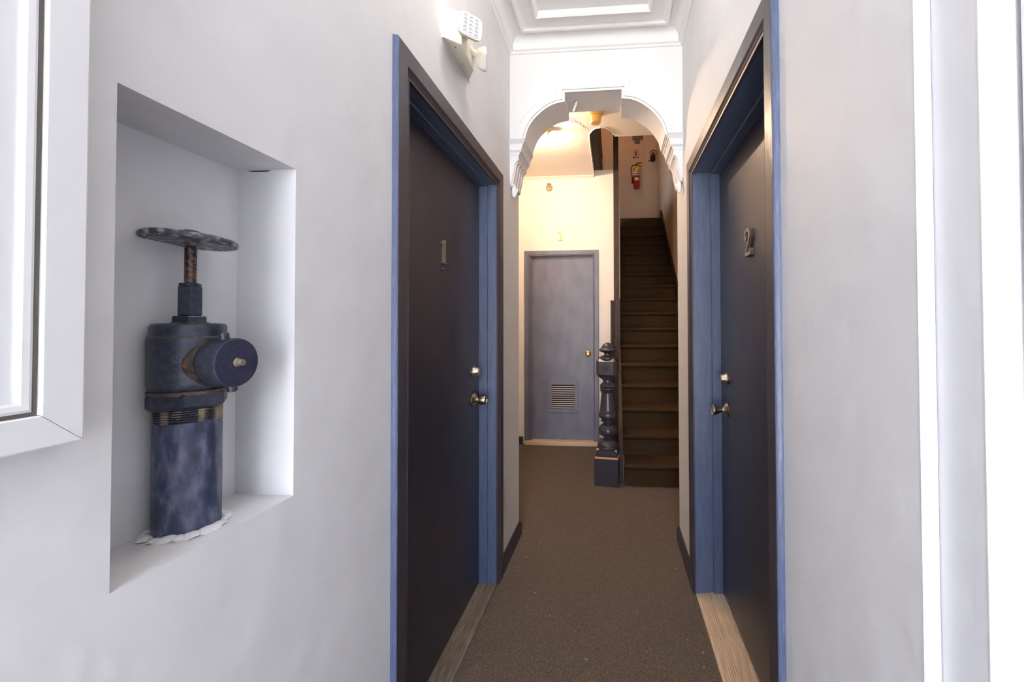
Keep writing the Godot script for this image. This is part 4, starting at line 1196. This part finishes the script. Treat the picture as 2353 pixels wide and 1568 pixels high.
	# broken plaster round the foot
	var rng := RandomNumberGenerator.new()
	rng.seed = 77
	b = MB.new()
	for k in 70:
		var a := rng.randf() * TAU
		var r := rng.randf_range(0.005, 0.013)
		b.lathe([Vector2(0, -r * 0.2), Vector2(r, 0), Vector2(r * 0.85, r * 0.22), Vector2(r * 0.4, r * 0.42), Vector2(0, r * 0.48)], Transform3D(Basis.from_euler(Vector3(rng.randf_range(-0.35, 0.35), rng.randf() * TAU, rng.randf_range(-0.35, 0.35))).scaled(Vector3(1, 1, 1)) * Basis.from_scale(Vector3(1.3, 1, 0.8)), H(ax + cos(a) * (R + 0.005), 1.0085, dz + sin(a) * (R + 0.005))), 9)
	var collar := put("plaster_collar", b, M.wall, get_node("wall_left"), 60)
	collar.set_meta("kind", "stuff"); collar.set_meta("label", "lumpy white plaster packed round the foot of the standpipe")
	# cracked corner under the niche head
	b = MB.new()
	b.hexa([H(-0.705, 1.6275, 0.7245), H(-0.655, 1.6265, 0.7245), H(-0.655, 1.6285, 0.7265), H(-0.705, 1.6285, 0.7265), H(-0.690, 1.6245, 0.7252), H(-0.668, 1.6240, 0.7252), H(-0.668, 1.6275, 0.7275), H(-0.690, 1.6275, 0.7275)])
	put("plaster_crack", b, M.dark, get_node("wall_left")).set_meta("label", "short dark crack in the top right corner of the niche")

func build_cabinet() -> void:
	var root := thing("notice_case", "white metal framed notice case on the left wall before the niche", "notice case", H(WL, 1.205, 0.1))
	var x0 := WL
	var f := -0.572
	var d1 := 0.3965
	var dA := -0.45
	var y0 := 1.207
	var y1 := 2.05
	var b := MB.new()
	b.bx(x0, f - 0.006, y0 + 0.006, y1 - 0.006, dA + 0.006, d1 - 0.006)
	put("case_back", b, M.board, root)
	var prof := PackedVector2Array([Vector2(-0.0005, -0.033), Vector2(-0.0005, 0.0), Vector2(0.0012, 0.001), Vector2(0.0318, 0.001), Vector2(0.0332, -0.0002), Vector2(0.0334, -0.0055), Vector2(0.0334, -0.033)])
	# four mitred rails
	var c := [H(f, y0, d1), H(f, y1, d1), H(f, y1, dA), H(f, y0, dA)]
	var cc := H(f, (y0 + y1) / 2, (d1 + dA) / 2)
	for k in 4:
		var p: Vector3 = c[k]
		var q: Vector3 = c[(k + 1) % 4]
		var t := (q - p).normalized()
		var inn := (cc - (p + q) / 2)
		inn = (inn - t * inn.dot(t)).normalized()
		b = MB.new()
		var from := b.v.size()
		var r0 := []
		var r1 := []
		for w in prof:
			r0.append(p + inn * w.x + t * (w.x + 0.0004) + Vector3(w.y, 0, 0))
			r1.append(q + inn * w.x - t * (w.x + 0.0004) + Vector3(w.y, 0, 0))
		for i in prof.size():
			var j := (i + 1) % prof.size()
			b.quad(r0[i], r0[j], r1[j], r1[i])
		for i in range(1, prof.size() - 1):
			b.tri(r0[0], r0[i + 1], r0[i]); b.tri(r1[0], r1[i], r1[i + 1])
		b.fix(from)
		put("frame_rail", b, M.alu, root, 30)
	# inner bead; shadow gap drawn as a flat grey strip
	b = MB.new()
	var loop := [H(f, y0 + 0.0334, d1 - 0.0334), H(f, y1 - 0.0334, d1 - 0.0334), H(f, y1 - 0.0334, dA + 0.0334), H(f, y0 + 0.0334, dA + 0.0334)]
	var cw := 1.0 if Vector3(1, 0, 0).cross(Vector3.UP).z > 0.0 else -1.0
	b.sweep(loop, PackedVector2Array([Vector2(0, -0.007), Vector2(0, -0.0035), Vector2(0.0042, -0.0035), Vector2(0.0042, -0.007)]), Vector3(1, 0, 0), true, cw)
	put("gap_strip", b, M.grey, root)
	b = MB.new()
	b.sweep(loop, PackedVector2Array([Vector2(0.0042, -0.007), Vector2(0.0042, -0.0028), Vector2(0.007, -0.0012), Vector2(0.012, -0.0016), Vector2(0.0145, -0.0035), Vector2(0.0145, -0.007)]), Vector3(1, 0, 0), true, cw)
	put("glazing_bead", b, M.alu, root, 30)

func build_emergency_light() -> void:
	var root := thing("emergency_light", "white twin-head emergency light on the left wall above the dark door", "emergency light", H(WL, 2.36, 1.5))
	var A := H(WL, 2.478, 1.385); var B := H(WL, 2.357, 1.385); var C := H(WL, 2.357, 1.645); var D := H(WL, 2.478, 1.645)
	var E := H(-0.533, 2.432, 1.379); var F := H(-0.533, 2.320, 1.379); var G := H(-0.533, 2.303, 1.50); var K := H(-0.533, 2.432, 1.50)
	var b := MB.new()
	b.hexa([A, B, C, D, E, F, G, K])
	var body := put("battery_housing", b, M.plastic, root)
	# wall plate
	b = MB.new()
	b.bx(WL - 0.001, WL + 0.004, 2.350, 2.484, 1.379, 1.651, 0.001)
	put("wall_plate", b, M.wall, root)
	# test switch and indicator on the underside
	var n := (F - B).cross(C - B).normalized()
	if n.y > 0: n = -n
	var bx := (C - B).normalized()
	var pf := Transform3D(Basis(bx, n.cross(bx).normalized(), n), B.lerp(C, 0.28).lerp(F.lerp(G, 0.28), 0.55))
	b = MB.new()
	b.bx(-0.014, 0.014, -0.011, 0.011, -0.001, 0.001, 0.0005, pf)
	put("switch_plate", b, M.plastic, body)
	b = MB.new()
	b.bx(-0.008, 0.008, -0.006, 0.006, -0.004, 0.001, 0.001, pf)
	put("test_switch", b, M.lens, body)
	b = MB.new()
	b.lathe([Vector2(0, 0), Vector2(0.004, 0), Vector2(0.003, 0.003), Vector2(0, 0.004)], along(pf * Vector3(-0.024, -0.002, 0), n), 12)
	put("indicator_lamp", b, M.led, body)
	b = MB.new()
	b.lathe([Vector2(0, 0), Vector2(0.006, 0), Vector2(0.005, 0.002), Vector2(0, 0.003)], along(B.lerp(C, 0.62).lerp(F.lerp(G, 0.62), 0.35), n), 14)
	put("screw_cap", b, M.steel, body)
	# heads
	var spec := [[H(-0.497, 2.380, 1.372), Vector3(0.70, -0.16, 0.69), 0.0], [H(-0.488, 2.354, 1.515), Vector3(0.95, 0.0, -0.311), 0.785]]
	for q: Array in spec:
		var at: Vector3 = q[0]
		var nd: Vector3 = (q[1] as Vector3).normalized()
		var fr := facing(at, nd)
		fr.basis = fr.basis * Basis(Vector3(0, 0, 1), q[2])
		b = MB.new()
		# rounded square shell shrinking towards the back
		var rings := []
		for st: Array in [[0.0, 0.0425, 0.038], [-0.004, 0.0435, 0.039], [-0.014, 0.042, 0.0375], [-0.028, 0.035, 0.031], [-0.040, 0.022, 0.020], [-0.046, 0.008, 0.008]]:
			var ring := []
			for k in 40:
				var a := TAU * k / 40
				var cx: float = signf(cos(a)) * pow(absf(cos(a)), 0.42) * st[1]
				var cy: float = signf(sin(a)) * pow(absf(sin(a)), 0.42) * st[2]
				ring.append(fr * Vector3(cx, cy, st[0]))
			rings.append(ring)
		var from := b.v.size()
		for i in rings.size() - 1:
			for k in 40:
				var l := (k + 1) % 40
				b.quad(rings[i][k], rings[i][l], rings[i + 1][l], rings[i + 1][k])
		var last := rings.size() - 1
		for k in range(1, 39):
			b.tri(rings[0][0], rings[0][k + 1], rings[0][k])
			b.tri(rings[last][0], rings[last][k], rings[last][k + 1])
		b.fix(from)
		# stalk back to the housing
		b.lathe([Vector2(0, 0), Vector2(0.012, 0), Vector2(0.012, 0.05), Vector2(0, 0.05)], along(fr * Vector3(0, 0, -0.03), (H(-0.55, 2.375, 1.44) - fr * Vector3(0, 0, -0.03))), 16)
		var head := put("lamp_head", b, M.plastic, root, 40)
		b = MB.new()
		var outl := PackedVector2Array()
		for k in 40:
			var a := TAU * k / 40
			outl.append(Vector2(signf(cos(a)) * pow(absf(cos(a)), 0.42) * 0.0385, signf(sin(a)) * pow(absf(sin(a)), 0.42) * 0.034))
		b.extrude(outl, -0.002, 0.0015, fr, 0.001)
		put("lens", b, M.lens, head)
		# twelve small reflector wells showing through the lens
		for i in 3:
			for j in 5:
				b = MB.new()
				b.lathe([Vector2(0.0062, 0.0012), Vector2(0.0062, 0.0022), Vector2(0.005, 0.0024), Vector2(0.0028, 0.0017), Vector2(0, 0.0016)], Transform3D(fr.basis * Basis(Vector3.RIGHT, PI / 2), fr * Vector3(-0.021 + 0.021 * i, -0.025 + 0.0125 * j, 0.0)) * Transform3D(Basis.from_scale(Vector3(1.25, 1, 0.8)), Vector3.ZERO), 12)
				put("reflector_well", b, M.reflector, head)
		if q[2] > 0.0:
			b = MB.new()
			var arc := []
			for k in 10: arc.append(fr * Vector3(-0.02 + 0.004 * k, 0.026 + 0.001 * k - 0.00035 * k * k, -0.031 + 0.0022 * k))
			b.tube(arc, 0.0013, 6)
			put("seam_line", b, M.black, head)

func build_hall_fittings() -> void:
	# the bulb beyond the arch: canopy on the ceiling, socket leaning to the left, bulb behind the arch
	var at := H(-0.545, LOW, 3.33)
	var lp := thing("ceiling_lamp", "lit bulb in a ceiling lampholder glimpsed past the arch's left curve", "lamp", at)
	var b := MB.new()
	var axis := Vector3(-0.82, -0.55, 0.15).normalized()
	b.lathe([Vector2(0, 0.0), Vector2(0.032, 0.0), Vector2(0.036, 0.006), Vector2(0.034, 0.016), Vector2(0.022, 0.022), Vector2(0, 0.022)], along(at + Vector3(0, -0.0, 0), Vector3(-0.25, -1, 0).normalized()), 24)
	put("canopy", b, M.yellowed, lp)
	b = MB.new()
	b.lathe([Vector2(0, 0), Vector2(0.02, 0), Vector2(0.024, 0.008), Vector2(0.030, 0.012), Vector2(0.031, 0.022), Vector2(0.026, 0.026), Vector2(0.024, 0.036), Vector2(0.018, 0.04), Vector2(0, 0.04)], along(at + Vector3(0, -0.018, 0), axis), 24)
	put("socket", b, M.yellowed, lp)
	var glow := paint(Color(1, 0.92, 0.8), 0.5)
	glow.emission_enabled = true; glow.emission = Color(1.0, 0.85, 0.62); glow.emission_energy_multiplier = 12.0
	b = MB.new()
	b.lathe([Vector2(0, 0.04), Vector2(0.014, 0.04), Vector2(0.02, 0.055), Vector2(0.029, 0.075), Vector2(0.030, 0.090), Vector2(0.024, 0.106), Vector2(0.012, 0.115), Vector2(0, 0.117)], along(at + Vector3(0, -0.018, 0), axis), 24)
	put("bulb", b, glow, lp)
	lamp(lp, at + Vector3(0, -0.018, 0) + axis * 0.085, 1.22, Color(1.0, 0.86, 0.725), 0.025)
	# added ceiling globe, out of view, to brighten the corridor walls
	var cl := thing("added_corridor_lamp", "added unseen white ceiling globe that brightens the corridor walls", "lamp", H(-0.105, 3.0, 1.2))
	b = MB.new()
	b.lathe([Vector2(0, 0), Vector2(0.07, 0), Vector2(0.074, -0.012), Vector2(0.055, -0.026), Vector2(0, -0.026)], Transform3D(Basis.IDENTITY, H(-0.105, 3.0, 1.2)), 28)
	put("ceiling_rose", b, M.plastic, cl)
	var white := paint(Color(0.95, 0.94, 0.92), 0.4)
	white.emission_enabled = true; white.emission = Color(1.0, 0.95, 0.88); white.emission_energy_multiplier = 1.2
	b = MB.new()
	var gl := []
	for k in 17:
		var a := PI * k / 16.0
		gl.append(Vector2(0.085 * sin(a), -0.105 - 0.085 * cos(a)))
	b.lathe(gl, Transform3D(Basis.IDENTITY, H(-0.105, 3.0, 1.2)), 32)
	put("fill_globe", b, white, cl)
	lamp(cl, H(-0.105, 2.895, 1.2), 0.24, Color(1.0, 0.97, 0.93), 0.085)
	# smoke detector
	var sd := thing("smoke_detector", "yellowed smoke detector on the hall ceiling just behind the arch", "smoke detector", H(-0.135, LOW, 3.11))
	var up := Transform3D(Basis.IDENTITY, H(-0.135, 0, 3.11))
	b = MB.new()
	b.lathe([Vector2(0, LOW), Vector2(0.064, LOW), Vector2(0.064, LOW - 0.008), Vector2(0.056, LOW - 0.018), Vector2(0.05, LOW - 0.02), Vector2(0, LOW - 0.02)], up, 32)
	put("base_plate", b, M.yellowed, sd)
	b = MB.new()
	b.lathe([Vector2(0, LOW - 0.018), Vector2(0.050, LOW - 0.018), Vector2(0.049, LOW - 0.03), Vector2(0.043, LOW - 0.034), Vector2(0.039, LOW - 0.080), Vector2(0.035, LOW - 0.086), Vector2(0, LOW - 0.088)], up, 32)
	put("sensor_head", b, M.yellowed, sd)
	# sprinkler on the back wall
	var sp := thing("sprinkler", "brass sidewall sprinkler head high on the cream wall", "sprinkler", H(-0.714, 2.849, BACK))
	var f := along(H(-0.714, 2.849, BACK), Vector3(0, 0, 1))
	b = MB.new()
	b.lathe([Vector2(0, 0), Vector2(0.038, 0), Vector2(0.040, 0.003), Vector2(0.034, 0.010), Vector2(0.022, 0.014), Vector2(0.018, 0.010), Vector2(0, 0.010)], f, 28)
	put("escutcheon", b, M.sprink, sp)
	b = MB.new()
	b.lathe([Vector2(0, 0.008), Vector2(0.010, 0.008), Vector2(0.010, 0.02), Vector2(0.006, 0.022), Vector2(0.004, 0.045), Vector2(0, 0.045)], f, 16)
	b.bx(-0.738, -0.69, 2.882, 2.886, BACK - 0.05, BACK - 0.01, 0.001)
	for s: float in [-1.0, 1.0]:
		b.tube([H(-0.714 + s * 0.008, 2.849, BACK - 0.015), H(-0.714 + s * 0.014, 2.86, BACK - 0.03), H(-0.714 + s * 0.006, 2.883, BACK - 0.036)], 0.002, 8)
	put("nozzle", b, M.sprink, sp, 40)
	# number over the louvred door
	b = MB.new()
	b.extrude(digit_one(0.106), 0, 0.008, facing(H(-0.590, 2.257, BACK), Vector3(0, 0, 1)))
	tag(put("house_number", b, M.gold), "gold metal number 1 on the cream wall above the louvred door", "house number")

func build_landing_things() -> void:
	var W := 7.63
	# extinguisher
	var cx := 0.428
	var cz := W - 0.095
	var ex := thing("fire_extinguisher", "red fire extinguisher with a yellow tag hanging on the landing wall", "fire extinguisher", H(cx, 3.84, cz))
	var up := Transform3D(Basis.IDENTITY, H(cx, 0, cz))
	var b := MB.new()
	b.lathe([Vector2(0, 3.842), Vector2(0.052, 3.842), Vector2(0.0575, 3.848), Vector2(0.0575, 4.14), Vector2(0.056, 4.18), Vector2(0.048, 4.215), Vector2(0.03, 4.238), Vector2(0.018, 4.246), Vector2(0, 4.246)], up, 36)
	var cyl := put("cylinder", b, M.red, ex)
	b = MB.new()
	b.lathe([Vector2(0.0574, 4.075), Vector2(0.0582, 4.0755), Vector2(0.0582, 4.155), Vector2(0.0565, 4.165), Vector2(0.0555, 4.165)], up, 36)
	put("instruction_band", b, M.paper, cyl)
	b = MB.new()
	for q: Array in [[-0.55, 4.10], [0.0, 4.10], [0.5, 4.10], [0.35, 4.14]]:
		var a: float = -PI / 2 + q[0]
		b.bx(-0.010, 0.010, -0.012, 0.012, -0.001, 0.0008, 0.0, facing(H(cx, q[1], cz) + Vector3(cos(a), 0, -sin(a)) * 0.0582, Vector3(cos(a), 0, -sin(a))))
	put("band_pictogram", b, M.dark, cyl)
	b = MB.new()
	for k in 6:
		var a := -PI / 2 - 0.55 + 0.22 * k
		b.bx(-0.0068, 0.0068, -0.026, 0.026, -0.001, 0.0008, 0.0, facing(H(cx, 4.005, cz) + Vector3(cos(a), 0, -sin(a)) * 0.0578, Vector3(cos(a), 0, -sin(a))))
	put("paper_label", b, M.paper, cyl)
	b = MB.new()
	b.lathe([Vector2(0, 4.24), Vector2(0.017, 4.24), Vector2(0.017, 4.262), Vector2(0.02, 4.265), Vector2(0.02, 4.29), Vector2(0.014, 4.295), Vector2(0, 4.295)], up, 20)
	put("valve_head", b, M.dark, ex)
	b = MB.new()
	b.bx(-0.008, 0.10, -0.006, 0.006, -0.007, 0.007, 0.002, Transform3D(Basis(Vector3(0, 0, 1), 0.25), H(cx + 0.005, 4.305, cz)))
	b.bx(-0.008, 0.09, -0.005, 0.005, -0.006, 0.006, 0.002, Transform3D(Basis(Vector3(0, 0, 1), -0.25), H(cx + 0.01, 4.275, cz)))
	b.bx(-0.006, 0.03, -0.004, 0.004, -0.004, 0.004, 0.001, Transform3D(Basis(Vector3(0, 0, 1), 0.9), H(cx + 0.012, 4.31, cz)))
	put("squeeze_handle", b, M.dark, ex)
	b = MB.new()
	b.lathe([Vector2(0, 0), Vector2(0.012, 0), Vector2(0.012, 0.012), Vector2(0, 0.013)], along(H(cx + 0.02, 4.285, cz - 0.016), Vector3(0, 0, 1)), 16)
	put("pressure_gauge", b, M.steel, ex)
	b = MB.new()
	var hose := []
	for q: Vector2 in smooth_path([Vector2(-0.012, 4.278), Vector2(-0.06, 4.275), Vector2(-0.092, 4.235), Vector2(-0.097, 4.17), Vector2(-0.088, 4.10), Vector2(-0.078, 4.06), Vector2(-0.076, 4.045)], 4):
		hose.append(H(cx + q.x, q.y, cz - 0.005))
	b.tube(hose, 0.0085, 10)
	put("hose", b, M.black, ex, 50)
	b = MB.new()
	b.lathe([Vector2(0, 3.94), Vector2(0.016, 3.94), Vector2(0.013, 4.03), Vector2(0.010, 4.05), Vector2(0, 4.05)], Transform3D(Basis.IDENTITY, H(cx - 0.076, 0, cz - 0.005)), 16)
	put("nozzle", b, M.black, ex)
	b = MB.new()
	b.bx(-0.033, 0.033, -0.042, 0.042, -0.001, 0.001, 0.0, Transform3D(Basis(Vector3(0, 0, 1), 0.05) * Basis(Vector3.RIGHT, -0.12), H(cx + 0.002, 4.205, cz - 0.062)))
	var tg := put("inspection_tag", b, M.yellow, ex)
	b = MB.new()
	for k in 4:
		b.bx(-0.022, 0.022 - 0.006 * (k % 2), -0.0025, 0.0025, -0.0016, -0.0006 + 0.002, 0.0, Transform3D(Basis(Vector3(0, 0, 1), 0.05) * Basis(Vector3.RIGHT, -0.12), H(cx + 0.002, 4.228 - 0.014 * k, cz - 0.0622)))
	put("tag_print", b, M.dark, tg)
	b = MB.new()
	b.bx(cx - 0.02, cx + 0.02, 4.1, 4.26, W - 0.04, W - 0.0005, 0.003)
	put("wall_hook", b, M.steel, ex)
	# pictogram sign
	var sg := thing("extinguisher_sign", "small framed sign with a red extinguisher pictogram above the red cylinder", "sign", H(0.424, 4.45, W))
	b = MB.new()
	b.bx(0.367, 0.483, 4.452, 4.607, W - 0.004, W - 0.0002, 0.001)
	put("sign_plate", b, M.upper, sg)
	b = MB.new()
	b.sweep([H(0.371, 4.487, W - 0.004), H(0.371, 4.603, W - 0.004), H(0.479, 4.603, W - 0.004), H(0.479, 4.487, W - 0.004)], PackedVector2Array([Vector2(0, -0.001), Vector2(0, 0.001), Vector2(0.004, 0.001), Vector2(0.004, -0.001)]), Vector3(0, 0, 1), true, -1.0)
	put("sign_border", b, M.grey, sg)
	b = MB.new()
	var pf := facing(H(0.428, 4.495, W - 0.004), Vector3(0, 0, 1))
	b.extrude(PackedVector2Array([Vector2(-0.018, 0), Vector2(0.018, 0), Vector2(0.018, 0.062), Vector2(0.012, 0.072), Vector2(0.006, 0.076), Vector2(0.006, 0.084), Vector2(0.026, 0.078), Vector2(0.028, 0.083), Vector2(0.004, 0.098), Vector2(-0.006, 0.096), Vector2(-0.022, 0.078), Vector2(-0.034, 0.045), Vector2(-0.034, 0.034), Vector2(-0.027, 0.036), Vector2(-0.018, 0.068)]), -0.0005, 0.001, pf)
	put("pictogram", b, M.red, sg)
	b = MB.new()
	b.bx(0.369, 0.481, 4.455, 4.466, W - 0.005, W - 0.003)
	b.bx(0.369, 0.40, 4.466, 4.478, W - 0.005, W - 0.003)
	put("sign_print", b, M.dark, sg)
	# grey shape above, built as two shallow boxes
	var gb := thing("grey_box", "grey box shape with a smaller one below it high on the landing wall", "junction box", H(0.45, 4.72, W))
	b = MB.new()
	b.bx(0.361, 0.553, 4.80, 5.0, W - 0.03, W - 0.0002, 0.004)
	put("box_body", b, M.grey, gb)
	b = MB.new()
	b.bx(0.401, 0.499, 4.728, 4.80, W - 0.02, W - 0.0002, 0.004)
	put("lower_box", b, M.grey, gb)
	# second standpipe valve
	var vx := 0.728
	var vz := 7.50
	var vv := thing("hose_valve", "small dark standpipe valve with an upright spoked handwheel in the landing corner", "valve", H(vx, 4.33, vz))
	b = MB.new()
	b.lathe([Vector2(0, 4.325), Vector2(0.03, 4.325), Vector2(0.045, 4.34), Vector2(0.05, 4.37), Vector2(0.048, 4.42), Vector2(0.038, 4.44), Vector2(0.02, 4.45), Vector2(0.016, 4.48), Vector2(0, 4.48)], Transform3D(Basis.IDENTITY, H(vx, 0, vz)), 24)
	put("valve_body", b, M.darkwood, vv)
	b = MB.new()
	b.lathe([Vector2(0, 0), Vector2(0.036, 0), Vector2(0.038, 0.05), Vector2(0.03, 0.055), Vector2(0, 0.055)], along(H(vx, 4.37, vz + 0.02), Vector3(-0.25, -0.1, 1)), 20)
	b.lathe([Vector2(0, 0), Vector2(0.022, 0), Vector2(0.022, 0.12), Vector2(0, 0.12)], along(H(vx, 4.39, vz + 0.01), Vector3(0, 0, -1)), 16)
	b.lathe([Vector2(0, 0), Vector2(0.008, 0), Vector2(0.008, 0.06), Vector2(0, 0.06)], along(H(vx - 0.03, 4.345, vz), Vector3(-1, -0.2, 0.2)), 10)
	put("outlet", b, M.darkwood, vv)
	var wc := H(vx + 0.006, 4.475, vz - 0.02 + 0.05 - 0.06)
	var wf := Transform3D(Basis(Vector3.RIGHT, 1.15), wc)
	b = MB.new()
	var ring := []
	for k in 28: ring.append(wf * Vector3(0.062 * cos(TAU * k / 28), 0, 0.062 * sin(TAU * k / 28)))
	b.tube(ring, 0.0065, 8, true)
	for k in 4:
		var a := TAU * k / 4 + 0.5
		b.tube([wf * Vector3.ZERO, wf * Vector3(0.06 * cos(a), 0, 0.06 * sin(a))], 0.005, 8)
	b.lathe([Vector2(0, -0.03), Vector2(0.012, -0.03), Vector2(0.014, 0.0), Vector2(0.012, 0.008), Vector2(0, 0.008)], wf, 14)
	put("handwheel", b, M.rust, vv, 45)
